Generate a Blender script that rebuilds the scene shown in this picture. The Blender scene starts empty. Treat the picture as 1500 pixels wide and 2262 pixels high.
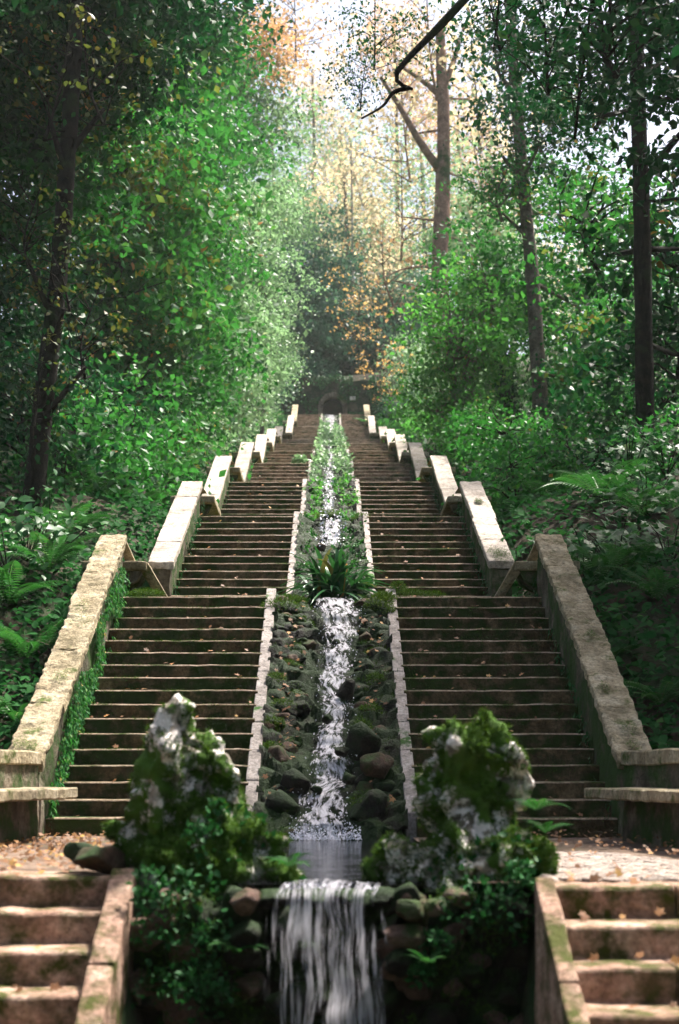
import bpy, bmesh, math, random
import numpy as np
from mathutils import Vector, noise

R = math.radians
SC = bpy.context.scene
COL = SC.collection
random.seed(7)

# ------------------------------------------------------------------ camera, sky, sun, exposure
EYE = 0.52                      # the camera's height above the pool terrace (it stands below the lower steps)
FPX = 50.0 / 36.0 * 2262.0      # focal length in photograph pixels
VX, VY = 731.0, 1715.0          # where the staircase axis meets the horizon in the photograph
cam = bpy.data.cameras.new('camera')
cam.sensor_fit = 'VERTICAL'; cam.sensor_height = 36.0; cam.sensor_width = 36.0; cam.lens = 50.0
cam.shift_x = (750 - VX) / 2262.0
cam.shift_y = (VY - 1131) / 2262.0
cam.clip_start = 0.1; cam.clip_end = 2000
cam.dof.use_dof = True; cam.dof.focus_distance = 17.0; cam.dof.aperture_fstop = 1.9
camo = bpy.data.objects.new('camera', cam); COL.objects.link(camo)
camo.location = (0, 0, EYE); camo.rotation_euler = (R(90), 0, 0)
SC.camera = camo

SUN_EL, SUN_AZ = 62.0, 46.0     # azimuth from +Y (up the stairs) towards +X
w = bpy.data.worlds.new('World'); SC.world = w; w.use_nodes = True
nt = w.node_tree; nt.nodes.clear()
sky = nt.nodes.new('ShaderNodeTexSky'); sky.sky_type = 'NISHITA'; sky.sun_disc = False
sky.sun_elevation = R(SUN_EL); sky.sun_rotation = R(SUN_AZ)
sky.air_density = 1.0; sky.dust_density = 6.0; sky.ozone_density = 0.6; sky.altitude = 100
bg = nt.nodes.new('ShaderNodeBackground'); bg.inputs['Strength'].default_value = 0.085
out = nt.nodes.new('ShaderNodeOutputWorld')
nt.links.new(sky.outputs[0], bg.inputs[0]); nt.links.new(bg.outputs[0], out.inputs[0])
sl = bpy.data.lights.new('sun', 'SUN'); sl.energy = 5.0; sl.angle = R(6); sl.color = (1.0, 0.95, 0.86)
so = bpy.data.objects.new('sun', sl); COL.objects.link(so)
sd = Vector((math.sin(R(SUN_AZ)) * math.cos(R(SUN_EL)), math.cos(R(SUN_AZ)) * math.cos(R(SUN_EL)), math.sin(R(SUN_EL))))
so.rotation_euler = sd.to_track_quat('Z', 'Y').to_euler()
vs = SC.view_settings
vs.view_transform = 'Standard'; vs.look = 'None'; vs.gamma = 1.0; vs.use_curve_mapping = False
vs.exposure = 1.55
SC.render.engine = 'CYCLES'
SC.cycles.use_denoising = True
SC.cycles.max_bounces = 5; SC.cycles.diffuse_bounces = 3; SC.cycles.glossy_bounces = 2
SC.cycles.use_adaptive_sampling = True; SC.cycles.adaptive_threshold = 0.03
SC.cycles.transmission_bounces = 4; SC.cycles.transparent_max_bounces = 12; SC.cycles.volume_bounces = 1
SC.cycles.caustics_reflective = False; SC.cycles.caustics_refractive = False
SC.cycles.sample_clamp_indirect = 4.0

def PW(x, y, Y):
    """a photograph pixel at distance Y -> a point of the place"""
    return Vector(((x - VX) * Y / FPX, Y, EYE + (VY - y) * Y / FPX))

# ------------------------------------------------------------------ materials
def new_mat(name):
    m = bpy.data.materials.new(name); m.use_nodes = True
    t = m.node_tree; t.nodes.clear()
    o = t.nodes.new('ShaderNodeOutputMaterial')
    return m, t, o

def N(t, typ, **kw):
    n = t.nodes.new(typ)
    for k, v in kw.items():
        if k.startswith('i_'):
            n.inputs[k[2:].replace('_', ' ')].default_value = v
        else:
            setattr(n, k, v)
    return n

def ramp(t, fac, stops, interp='LINEAR'):
    r = t.nodes.new('ShaderNodeValToRGB'); r.color_ramp.interpolation = interp
    e = r.color_ramp.elements
    while len(e) > 1: e.remove(e[-1])
    e[0].position = stops[0][0]; e[0].color = (*stops[0][1], 1) if len(stops[0][1]) == 3 else stops[0][1]
    for p, c in stops[1:]:
        x = e.new(p); x.color = (*c, 1) if len(c) == 3 else c
    t.links.new(fac, r.inputs[0])
    return r.outputs[0]

def g(v): return (v, v, v)

def noise_tex(t, scale, detail=4.0, rough=0.55, vec=None, stretch=None):
    n = N(t, 'ShaderNodeTexNoise'); n.inputs['Scale'].default_value = scale
    n.inputs['Detail'].default_value = detail; n.inputs['Roughness'].default_value = rough
    if vec is None:
        tc = t.nodes.new('ShaderNodeNewGeometry'); vec = tc.outputs['Position']
    if stretch:
        mp = N(t, 'ShaderNodeMapping'); mp.inputs['Scale'].default_value = stretch
        t.links.new(vec, mp.inputs['Vector']); vec = mp.outputs[0]
    t.links.new(vec, n.inputs['Vector'])
    return n.outputs['Fac']

def mixc(t, fac, a, b, typ='MIX'):
    m = N(t, 'ShaderNodeMix', data_type='RGBA', blend_type=typ)
    if hasattr(fac, 'links'): t.links.new(fac, m.inputs[0])
    else: m.inputs[0].default_value = fac
    for s, v in ((6, a), (7, b)):
        if hasattr(v, 'links'): t.links.new(v, m.inputs[s])
        else: m.inputs[s].default_value = (*v, 1)
    return m.outputs[2]

def math_n(t, op, a, b=None):
    m = N(t, 'ShaderNodeMath', operation=op)
    for i, v in enumerate((a, b)):
        if v is None: continue
        if hasattr(v, 'links'): t.links.new(v, m.inputs[i])
        else: m.inputs[i].default_value = v
    return m.outputs[0]

def bump(t, h, strength, dist):
    b = N(t, 'ShaderNodeBump'); b.inputs['Strength'].default_value = strength; b.inputs['Distance'].default_value = dist
    t.links.new(h, b.inputs['Height'])
    return b.outputs[0]

def stone_mat(name, cols, moss=(0.028, 0.075, 0.012), moss_lo=0.55, moss_hi=0.68, scale=3.0, moss_scale=2.2,
              moss_up=0.0, stain=(0.03, 0.022, 0.014), stain_lo=0.5, stain_hi=0.75, rough=0.85, bumpd=0.02, lichen=None):
    """weathered stone: three tones, dark stains, moss patches with shapes of their own"""
    m, t, o = new_mat(name)
    p = N(t, 'ShaderNodeBsdfPrincipled'); p.inputs['Roughness'].default_value = rough; p.inputs['Specular IOR Level'].default_value = 0.18
    oi = N(t, 'ShaderNodeObjectInfo')
    n1 = noise_tex(t, scale, 6, 0.62)
    c = ramp(t, n1, [(0.28, cols[0]), (0.5, cols[1]), (0.72, cols[2])])
    n2 = noise_tex(t, scale * 7, 5, 0.7)
    c = mixc(t, 0.8, c, ramp(t, n2, [(0.32, g(0.35)), (0.5, g(0.95)), (0.68, g(1.45))]), 'MULTIPLY')
    n3 = noise_tex(t, scale * 0.8, 5, 0.65)
    sf = ramp(t, n3, [(stain_lo, g(0.0)), (stain_hi, g(0.85))])
    c = mixc(t, sf, c, stain)
    if lichen:
        n5 = noise_tex(t, scale * 2.6, 5, 0.6)
        c = mixc(t, ramp(t, n5, [(lichen[1], g(0)), (lichen[2], g(1))]), c, lichen[0])
    n4 = noise_tex(t, moss_scale, 7, 0.68)
    if moss_up:
        ge = N(t, 'ShaderNodeNewGeometry'); sx = N(t, 'ShaderNodeSeparateXYZ'); t.links.new(ge.outputs['Normal'], sx.inputs[0])
        n4 = math_n(t, 'ADD', n4, math_n(t, 'MULTIPLY', sx.outputs[2], moss_up))
    mf = ramp(t, n4, [(moss_lo, g(0)), (moss_hi, g(1))])
    mc = mixc(t, noise_tex(t, 9.0, 3), tuple(x * 0.5 for x in moss), tuple(x * 1.7 for x in moss))
    c = mixc(t, mf, c, mc)
    c = mixc(t, 0.35, c, ramp(t, oi.outputs['Random'], [(0, g(0.75)), (1, g(1.2))]), 'MULTIPLY')
    t.links.new(c, p.inputs['Base Color'])
    hh = mixc(t, 0.5, n2, n1)
    t.links.new(bump(t, hh, 1.0, bumpd), p.inputs['Normal'])
    t.links.new(p.outputs[0], o.inputs[0])
    return m

def leaf_mat(name, stops, trans, tw=0.32, rough=0.5, spec=0.22, vary=0.35):
    m, t, o = new_mat(name)
    a = N(t, 'ShaderNodeAttribute', attribute_name='tint')
    oi = N(t, 'ShaderNodeObjectInfo')
    f = math_n(t, 'ADD', a.outputs['Fac'], math_n(t, 'MULTIPLY', math_n(t, 'SUBTRACT', oi.outputs['Random'], 0.5), vary))
    c = ramp(t, f, stops)
    p = N(t, 'ShaderNodeBsdfPrincipled'); p.inputs['Roughness'].default_value = rough
    p.inputs['Specular IOR Level'].default_value = spec
    t.links.new(c, p.inputs['Base Color'])
    tr = N(t, 'ShaderNodeBsdfTranslucent')
    t.links.new(mixc(t, 0.65, c, trans), tr.inputs['Color'])
    ms = N(t, 'ShaderNodeMixShader'); ms.inputs[0].default_value = tw
    t.links.new(p.outputs[0], ms.inputs[1]); t.links.new(tr.outputs[0], ms.inputs[2])
    t.links.new(ms.outputs[0], o.inputs[0])
    return m

M = {}
ORANGE = (0.42, 0.16, 0.03)
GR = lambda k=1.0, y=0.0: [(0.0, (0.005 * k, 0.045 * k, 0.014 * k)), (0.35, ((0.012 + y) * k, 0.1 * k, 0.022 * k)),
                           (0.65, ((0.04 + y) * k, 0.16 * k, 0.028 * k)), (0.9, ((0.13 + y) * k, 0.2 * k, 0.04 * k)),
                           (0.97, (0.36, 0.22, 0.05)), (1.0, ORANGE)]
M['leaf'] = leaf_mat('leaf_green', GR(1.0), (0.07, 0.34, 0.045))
M['leaf_shaded'] = leaf_mat('leaf_shaded_green', GR(0.62), (0.015, 0.12, 0.03), tw=0.25)  # leaf green scaled down: woodland shade put into the leaf colour
M['leaf_light'] = leaf_mat('leaf_sunlit_pale_green', [(0.0, (0.04, 0.13, 0.04)), (0.4, (0.1, 0.24, 0.085)), (0.75, (0.22, 0.36, 0.17)), (0.93, (0.36, 0.44, 0.26)), (0.97, (0.42, 0.3, 0.12)), (1.0, (0.46, 0.24, 0.1))], (0.32, 0.52, 0.24), tw=0.42, rough=0.42, spec=0.45)  # paleness of sunlit, hazy foliage put into the leaf colour
M['leaf_bright'] = leaf_mat('leaf_spring_green', GR(1.35, 0.02), (0.12, 0.46, 0.06), tw=0.45)
M['leaf_yellow'] = leaf_mat('leaf_autumn_yellow', [(0.0, (0.24, 0.3, 0.13)), (0.35, (0.46, 0.42, 0.22)), (0.65, (0.62, 0.47, 0.3)),
                                                   (0.85, (0.55, 0.34, 0.2)), (1.0, (0.5, 0.24, 0.14))], (0.75, 0.6, 0.38), tw=0.56)  # autumn yellow paled to peach: glow of the gap put into the colour
M['leaf_rust'] = leaf_mat('leaf_autumn_rust', [(0.0, (0.2, 0.2, 0.08)), (0.3, (0.42, 0.27, 0.14)), (0.6, (0.52, 0.3, 0.18)),
                                               (1.0, (0.55, 0.34, 0.13))], (0.62, 0.36, 0.16), tw=0.5)
M['leaf_orange'] = leaf_mat('leaf_orange', [(0.0, (0.45, 0.24, 0.12)), (0.5, (0.6, 0.38, 0.14)), (1.0, (0.65, 0.48, 0.14))], (0.7, 0.45, 0.14), tw=0.4)
M['leaf_olive'] = leaf_mat('leaf_olive', [(0.0, (0.02, 0.06, 0.012)), (0.4, (0.05, 0.09, 0.018)), (0.75, (0.14, 0.1, 0.02)), (1.0, (0.3, 0.13, 0.025))], (0.12, 0.14, 0.02), tw=0.35)
M['conifer'] = leaf_mat('needle_blue_green', [(0, (0.022, 0.07, 0.045)), (0.5, (0.05, 0.13, 0.08)), (1, (0.14, 0.24, 0.16))], (0.08, 0.2, 0.1), tw=0.3, rough=0.45)
M['ivy'] = leaf_mat('ivy_leaf', [(0, (0.008, 0.04, 0.012)), (0.5, (0.016, 0.08, 0.02)), (0.9, (0.03, 0.13, 0.035)), (1, (0.06, 0.17, 0.04))], (0.03, 0.16, 0.03), tw=0.2, rough=0.55, spec=0.15)
M['fern'] = leaf_mat('fern_frond', [(0, (0.012, 0.06, 0.014)), (0.5, (0.024, 0.11, 0.025)), (0.85, (0.05, 0.15, 0.03)), (1, (0.14, 0.16, 0.04))], (0.05, 0.22, 0.03), tw=0.3, rough=0.45)
M['strap'] = leaf_mat('strap_leaf', [(0, (0.01, 0.06, 0.02)), (0.5, (0.02, 0.1, 0.03)), (0.88, (0.05, 0.15, 0.05)), (0.95, (0.4, 0.24, 0.08)), (1, (0.5, 0.26, 0.08))], (0.04, 0.18, 0.03), tw=0.2, rough=0.3, vary=1.0)
M['moss'] = leaf_mat('moss_tuft', [(0, (0.014, 0.042, 0.006)), (0.5, (0.042, 0.105, 0.011)), (1, (0.13, 0.19, 0.02))], (0.1, 0.19, 0.015), tw=0.25, rough=0.8, spec=0.15)
M['ground_leaf'] = leaf_mat('ground_leaf', [(0, (0.008, 0.045, 0.012)), (0.5, (0.017, 0.085, 0.02)), (0.9, (0.035, 0.13, 0.03)), (1, (0.07, 0.16, 0.035))], (0.03, 0.17, 0.03), tw=0.25, rough=0.75, spec=0.05)
M['litter'] = leaf_mat('dead_leaf', [(0, (0.10, 0.05, 0.025)), (0.4, (0.2, 0.095, 0.045)), (0.75, (0.34, 0.16, 0.06)), (1, (0.46, 0.28, 0.08))], (0.4, 0.18, 0.05), tw=0.15, rough=0.6)

PINK = [(0.17, 0.125, 0.095), (0.31, 0.24, 0.19), (0.44, 0.36, 0.29)]
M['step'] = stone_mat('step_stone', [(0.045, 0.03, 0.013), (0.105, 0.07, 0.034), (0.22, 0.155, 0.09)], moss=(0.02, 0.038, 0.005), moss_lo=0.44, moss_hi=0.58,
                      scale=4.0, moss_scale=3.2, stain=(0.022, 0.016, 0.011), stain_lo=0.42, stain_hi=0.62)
M['step_upper'] = stone_mat('lit_pink_upper_step_stone', [(0.12, 0.08, 0.055), (0.23, 0.16, 0.115), (0.36, 0.27, 0.205)], moss=(0.02, 0.04, 0.008), moss_lo=0.5, moss_hi=0.64,
                      scale=4.0, moss_scale=3.2, stain=(0.05, 0.035, 0.025), stain_lo=0.48, stain_hi=0.7)  # step stone repeated paler: light on the upper risers put into the colour
M['nosing'] = stone_mat('worn_lit_step_edge', [(0.2, 0.14, 0.09), (0.36, 0.265, 0.19), (0.5, 0.39, 0.3)], moss=(0.04, 0.06, 0.01), moss_lo=0.5, moss_hi=0.64, scale=5.0, stain_lo=0.62, stain_hi=0.85)  # worn edge, paled further: the highlight from above is in the colour
M['coping'] = stone_mat('coping_stone', [(0.2, 0.155, 0.09), (0.4, 0.325, 0.215), (0.58, 0.5, 0.37)], moss=(0.06, 0.085, 0.015), moss_lo=0.56, moss_hi=0.66,
                        scale=4.0, moss_scale=3.4, stain=(0.10, 0.08, 0.04), stain_lo=0.46, stain_hi=0.72, bumpd=0.05)
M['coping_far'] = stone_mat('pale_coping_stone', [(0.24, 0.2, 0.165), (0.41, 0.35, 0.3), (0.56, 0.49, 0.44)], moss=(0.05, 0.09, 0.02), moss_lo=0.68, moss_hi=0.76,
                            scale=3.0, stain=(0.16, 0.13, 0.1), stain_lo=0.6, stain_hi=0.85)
M['wall'] = stone_mat('parapet_plaster', [(0.06, 0.05, 0.033), (0.13, 0.105, 0.075), (0.27, 0.225, 0.175)], moss=(0.025, 0.06, 0.008), moss_lo=0.42, moss_hi=0.55,
                      scale=2.5, stain_lo=0.48, stain_hi=0.66, bumpd=0.05)
M['curb'] = stone_mat('channel_curb_stone', [(0.17, 0.145, 0.13), (0.3, 0.26, 0.24), (0.42, 0.38, 0.36)], moss=(0.03, 0.085, 0.012), moss_lo=0.58, moss_hi=0.63,
                      scale=5.0, moss_scale=1.2, stain_lo=0.55, stain_hi=0.8)
M['step_near'] = stone_mat('lit_pink_step_stone', [(0.2, 0.11, 0.075), (0.42, 0.26, 0.195), (0.6, 0.43, 0.34)], moss=(0.05, 0.055, 0.01), moss_lo=0.46, moss_hi=0.6,
                           scale=5.0, moss_scale=4.5, stain=(0.07, 0.05, 0.02), stain_lo=0.48, stain_hi=0.7, bumpd=0.04)  # pink stone raised paler: light on the front faces put into the colour
M['rock'] = stone_mat('wet_dark_rock', [(0.005, 0.004, 0.0035), (0.013, 0.010, 0.008), (0.038, 0.029, 0.021)], moss=(0.012, 0.03, 0.005), moss_lo=0.42, moss_hi=0.58,
                      scale=6.0, moss_scale=2.5, moss_up=0.12, stain_lo=0.5, stain_hi=0.8, rough=0.62, bumpd=0.05)
M['rock_brown'] = stone_mat('brown_rock', [(0.03, 0.018, 0.012), (0.075, 0.042, 0.028), (0.16, 0.095, 0.065)], moss=(0.025, 0.05, 0.01), moss_lo=0.52, moss_hi=0.66,
                            scale=5.0, moss_scale=3.0, moss_up=0.08, rough=0.7, bumpd=0.04)
M['rock_red'] = stone_mat('reddish_rock', [(0.06, 0.035, 0.026), (0.15, 0.085, 0.065), (0.3, 0.19, 0.155)], moss=(0.03, 0.06, 0.01), moss_lo=0.54, moss_hi=0.66,
                            scale=7.0, moss_scale=4.0, moss_up=0.06, rough=0.6, bumpd=0.05)
M['crag'] = stone_mat('mossy_limestone_crag', [(0.10, 0.085, 0.06), (0.26, 0.22, 0.18), (0.55, 0.48, 0.42)], moss=(0.05, 0.11, 0.011), moss_lo=0.46, moss_hi=0.5,
                      scale=5.0, moss_scale=3.3, stain=(0.03, 0.03, 0.012), stain_lo=0.52, stain_hi=0.68, bumpd=0.05, lichen=((0.88, 0.79, 0.76), 0.47, 0.53))
M['cobble'] = stone_mat('pale_cobble', [(0.2, 0.15, 0.125), (0.34, 0.27, 0.23), (0.46, 0.38, 0.33)], moss_lo=0.62, moss_hi=0.78, scale=9.0, rough=0.55)
M['arch_wall'] = stone_mat('arch_wall_stone', [(0.03, 0.035, 0.022), (0.07, 0.07, 0.045), (0.16, 0.13, 0.1)], moss=(0.012, 0.035, 0.014), moss_lo=0.42, moss_hi=0.56, scale=1.2, moss_scale=1.1, bumpd=0.08)
M['arch_stone'] = stone_mat('arch_ring_stone', [(0.1, 0.085, 0.065), (0.2, 0.165, 0.13), (0.36, 0.3, 0.25)], moss_lo=0.52, moss_hi=0.66, scale=2.0, moss_scale=1.5)
M['bark'] = stone_mat('dark_bark', [(0.007, 0.0055, 0.0045), (0.017, 0.013, 0.01), (0.038, 0.029, 0.022)], moss=(0.02, 0.045, 0.012), moss_lo=0.55, moss_hi=0.7, scale=6.0, moss_scale=1.5, bumpd=0.05, rough=0.95)
M['bark_hazed'] = stone_mat('hazed_red_brown_bark', [(0.14, 0.08, 0.055), (0.3, 0.175, 0.13), (0.46, 0.29, 0.22)], moss=(0.03, 0.06, 0.015), moss_lo=0.55, moss_hi=0.66, scale=3.0, moss_scale=0.7, bumpd=0.06, rough=0.95)  # red-brown brightened: haze and veiling glare put into the bark colour
M['bark_grey'] = stone_mat('grey_brown_bark', [(0.07, 0.055, 0.045), (0.15, 0.115, 0.09), (0.27, 0.22, 0.18)], moss=(0.03, 0.06, 0.018), moss_lo=0.56, moss_hi=0.7, scale=5.0, moss_scale=1.2, bumpd=0.05, rough=0.95)
M['bark_pale'] = stone_mat('pale_bark', [(0.3, 0.25, 0.2), (0.46, 0.4, 0.34), (0.6, 0.55, 0.48)], moss_lo=0.7, moss_hi=0.8, scale=3.0, rough=0.9)
M['soil'] = stone_mat('forest_soil', [(0.02, 0.014, 0.008), (0.04, 0.028, 0.016), (0.075, 0.05, 0.03)], moss=(0.012, 0.04, 0.01), moss_lo=0.44, moss_hi=0.6, scale=1.5, moss_scale=0.8, bumpd=0.1)
M['terrace'] = stone_mat('leafy_terrace_earth', [(0.09, 0.06, 0.04), (0.17, 0.115, 0.085), (0.3, 0.22, 0.17)], moss=(0.05, 0.075, 0.02), moss_lo=0.56, moss_hi=0.68, scale=5.0, moss_scale=2.5, bumpd=0.03)
m, t, o = new_mat('tunnel_shade'); p = N(t, 'ShaderNodeBsdfPrincipled'); p.inputs['Base Color'].default_value = (0.01, 0.012, 0.012, 1); p.inputs['Roughness'].default_value = 0.9  # near-black base: the tunnel's inner shade put into the lining's colour
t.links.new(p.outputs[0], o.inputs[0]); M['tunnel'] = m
m, t, o = new_mat('white_plaque'); p = N(t, 'ShaderNodeBsdfPrincipled'); p.inputs['Roughness'].default_value = 0.6
t.links.new(ramp(t, noise_tex(t, 6.0), [(0.3, (0.5, 0.46, 0.43)), (0.7, (0.75, 0.7, 0.68))]), p.inputs['Base Color'])
t.links.new(p.outputs[0], o.inputs[0]); M['plaque'] = m

# water
m, t, o = new_mat('pool_water')
p = N(t, 'ShaderNodeBsdfPrincipled'); p.inputs['Base Color'].default_value = (0.012, 0.012, 0.014, 1); p.inputs['Roughness'].default_value = 0.06
p.inputs['IOR'].default_value = 1.33; p.inputs['Specular IOR Level'].default_value = 0.8
t.links.new(bump(t, noise_tex(t, 3.0, 3, 0.5, stretch=(2.0, 5.0, 1.0)), 0.25, 0.03), p.inputs['Normal'])
t.links.new(p.outputs[0], o.inputs[0]); M['pool'] = m

def foam_mat(name, su, sv, lo, hi, amax=0.95, col=(0.86, 0.82, 0.92), ek=0.22):
    """falling water: opaque white strands and drops with clear gaps; 'flow' holds metres across and along the fall"""
    m, t, o = new_mat(name)
    at = N(t, 'ShaderNodeAttribute', attribute_name='flow')
    n1 = noise_tex(t, 1.0, 5, 0.62, vec=at.outputs['Vector'], stretch=(su, sv, 1.0))
    n2 = noise_tex(t, 1.0, 4, 0.6, vec=at.outputs['Vector'], stretch=(su * 2.6, sv * 2.2, 1.0))
    edge = N(t, 'ShaderNodeAttribute', attribute_name='edge')
    f = math_n(t, 'ADD', math_n(t, 'MULTIPLY', n1, 0.6), math_n(t, 'MULTIPLY', n2, 0.4))
    f = math_n(t, 'SUBTRACT', f, math_n(t, 'MULTIPLY', edge.outputs['Fac'], ek))
    al = ramp(t, f, [(lo, g(0.0)), (hi, g(amax))])
    p = N(t, 'ShaderNodeBsdfPrincipled'); p.inputs['Base Color'].default_value = (*col, 1); p.inputs['Roughness'].default_value = 0.25
    tl = N(t, 'ShaderNodeBsdfTranslucent'); tl.inputs['Color'].default_value = (*col, 1)
    mm = N(t, 'ShaderNodeMixShader'); mm.inputs[0].default_value = 0.4
    t.links.new(p.outputs[0], mm.inputs[1]); t.links.new(tl.outputs[0], mm.inputs[2])
    t.links.new(bump(t, n2, 1.0, 0.03), p.inputs['Normal'])
    tp = N(t, 'ShaderNodeBsdfTransparent')
    ms = N(t, 'ShaderNodeMixShader'); t.links.new(al, ms.inputs[0])
    t.links.new(tp.outputs[0], ms.inputs[1]); t.links.new(mm.outputs[0], ms.inputs[2])
    t.links.new(ms.outputs[0], o.inputs[0])
    return m
M['foam'] = foam_mat('cascade_foam', 14.0, 5.0, 0.435, 0.56, 1.0, (0.9, 0.86, 0.95))
M['curtain'] = foam_mat('falling_water_curtain', 25.0, 2.6, 0.455, 0.61, 0.92, (0.88, 0.85, 0.95), 0.09)
m, t, o = new_mat('water_drops'); p = N(t, 'ShaderNodeBsdfPrincipled'); p.inputs['Base Color'].default_value = (0.88, 0.85, 0.94, 1); p.inputs['Roughness'].default_value = 0.2
t.links.new(p.outputs[0], o.inputs[0]); M['drops'] = m

# ------------------------------------------------------------------ builders
def tag(o, label=None, cat=None, group=None, kind=None):
    if label: o['label'] = label
    if cat: o['category'] = cat
    if group: o['group'] = group
    if kind: o['kind'] = kind
    return o

def link(name, me, mat=None, parent=None, loc=(0, 0, 0), rot=(0, 0, 0), sc=(1, 1, 1), local=False):
    """link mesh data as one object; loc is a world place unless local; parents are never rotated"""
    o = bpy.data.objects.new(name, me); COL.objects.link(o)
    if mat is not None:
        if not me.materials:
            me.materials.append(mat)
        elif me.materials[0] != mat:
            o.material_slots[0].link = 'OBJECT'; o.material_slots[0].material = mat
    l = Vector(loc)
    if parent is not None:
        o.parent = parent
        if not local:
            q = parent
            while q is not None:
                l = l - Vector(q.location); q = q.parent
    o.location = l; o.rotation_euler = rot; o.scale = sc if hasattr(sc, '__len__') else (sc, sc, sc)
    return o

def thing(name, label, cat, loc=(0, 0, 0), group=None):
    o = bpy.data.objects.new(name, None); COL.objects.link(o); o.location = loc
    o.empty_display_size = 0.2
    return tag(o, label, cat, group)

def pymesh(name, V, F, smooth=False):
    me = bpy.data.meshes.new(name); me.from_pydata([tuple(v) for v in V], [], F); me.update()
    if smooth:
        me.polygons.foreach_set('use_smooth', [True] * len(me.polygons))
    return me

def tri_mesh(name, V, T, tint=None, smooth=False):
    V = np.asarray(V, dtype=np.float32); T = np.asarray(T, dtype=np.int32)
    me = bpy.data.meshes.new(name)
    me.vertices.add(len(V)); me.vertices.foreach_set('co', V.ravel())
    me.loops.add(T.size); me.loops.foreach_set('vertex_index', T.ravel())
    me.polygons.add(len(T)); me.polygons.foreach_set('loop_start', np.arange(0, T.size, 3, dtype=np.int32))
    if smooth: me.polygons.foreach_set('use_smooth', np.ones(len(T), dtype=bool))
    me.update(calc_edges=True)
    if tint is not None:
        a = me.attributes.new('tint', 'FLOAT', 'POINT'); a.data.foreach_set('value', np.asarray(tint, dtype=np.float32))
    return me

LEAF = (np.array([(0, 0, 0), (-.3, .45, .07), (0, 1, -.06), (.3, .45, .07)]), np.array([(0, 2, 1), (0, 3, 2)]))
OVAL = (np.array([(0, 0, 0), (-.26, .25, .05), (-.3, .55, .06), (0, 1, -.1), (.3, .55, .06), (.26, .25, .05), (0, .5, 0)]),
        np.array([(0, 6, 1), (1, 6, 2), (2, 6, 3), (3, 6, 4), (4, 6, 5), (5, 6, 0)]))
LOBED = (np.array([(0, 0, 0), (-.38, .1, .03), (-.2, .34, .0), (-.52, .62, .05), (-.16, .62, 0), (0, 1.05, -.08), (.16, .62, 0), (.52, .62, .05), (.2, .34, 0), (.38, .1, .03), (0, .4, .02)]),
         np.array([(0, 10, 1), (1, 10, 2), (2, 10, 3), (3, 10, 4), (4, 10, 5), (5, 10, 6), (6, 10, 7), (7, 10, 8), (8, 10, 9), (9, 10, 0)]))
BLADE = (np.array([(-.09, 0, 0), (.09, 0, 0), (.06, .55, .1), (-.06, .55, .1), (0, 1, .35)]), np.array([(0, 1, 2), (0, 2, 3), (3, 2, 4)]))

def unit(v):
    return v / np.maximum(np.linalg.norm(v, axis=1, keepdims=True), 1e-6)

def leaf_cloud(rng, pos, size, normal=None, jitter=1.0, tpl=LEAF, direc=None):
    """one bent leaf at every position: normals about `normal`, pointing about `direc`"""
    n = len(pos)
    nr = unit(rng.normal(size=(n, 3)))
    nn = unit((np.zeros((n, 3)) if normal is None else np.asarray(normal)) + nr * jitter)
    d = rng.normal(size=(n, 3)) if direc is None else np.asarray(direc) + rng.normal(size=(n, 3)) * 0.5
    d = unit(d - nn * np.sum(d * nn, axis=1, keepdims=True))
    s = np.cross(d, nn)
    P, T = tpl
    size = np.broadcast_to(np.asarray(size, dtype=float), (n,))[:, None, None]
    V = pos[:, None, :] + size * (P[None, :, 0:1] * s[:, None, :] + P[None, :, 1:2] * d[:, None, :] + P[None, :, 2:3] * nn[:, None, :])
    F = T[None] + (np.arange(n) * len(P))[:, None, None]
    return V.reshape(-1, 3), F.reshape(-1, 3), len(P)

def leaf_mesh(name, rng, pos, size, tint, **kw):
    V, F, k = leaf_cloud(rng, pos, size, **kw)
    return tri_mesh(name, V, F, np.repeat(tint, k))

def tube(pts, rad, seg=8, wob=0.0, seed=0):
    pts = [Vector(p) for p in pts]; V, F = [], []
    for i, p in enumerate(pts):
        d = (pts[min(i + 1, len(pts) - 1)] - pts[max(i - 1, 0)]).normalized()
        a = d.orthogonal().normalized() if i == 0 else (a - d * a.dot(d)).normalized()
        b = d.cross(a)
        for k in range(seg):
            th = 2 * math.pi * k / seg
            r = rad[i] * (1 + wob * noise.noise(Vector((k * 1.7 + seed, i * 0.9, seed * 3.1))))
            V.append(p + (a * math.cos(th) + b * math.sin(th)) * r)
    for i in range(len(pts) - 1):
        for k in range(seg):
            k2 = (k + 1) % seg
            F.append((i * seg + k, i * seg + k2, (i + 1) * seg + k2, (i + 1) * seg + k))
    F.append(tuple(range(seg - 1, -1, -1))); F.append(tuple((len(pts) - 1) * seg + k for k in range(seg)))
    return V, F

def join(parts):
    V, F = [], []
    for v, f in parts:
        k = len(V); V += list(v); F += [tuple(i + k for i in q) for q in f]
    return V, F

def smooth_path(pts, n):
    """Catmull-Rom through the given points"""
    P = [Vector(p) for p in pts]; P = [P[0] * 2 - P[1]] + P + [P[-1] * 2 - P[-2]]
    out = []
    for i in range(n):
        u = i / (n - 1) * (len(P) - 3); k = min(int(u), len(P) - 4); f = u - k
        a, b, c, d = P[k:k + 4]
        out.append(0.5 * ((2 * b) + (c - a) * f + (2 * a - 5 * b + 4 * c - d) * f * f + (3 * b - a - 3 * c + d) * f ** 3))
    return out

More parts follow.
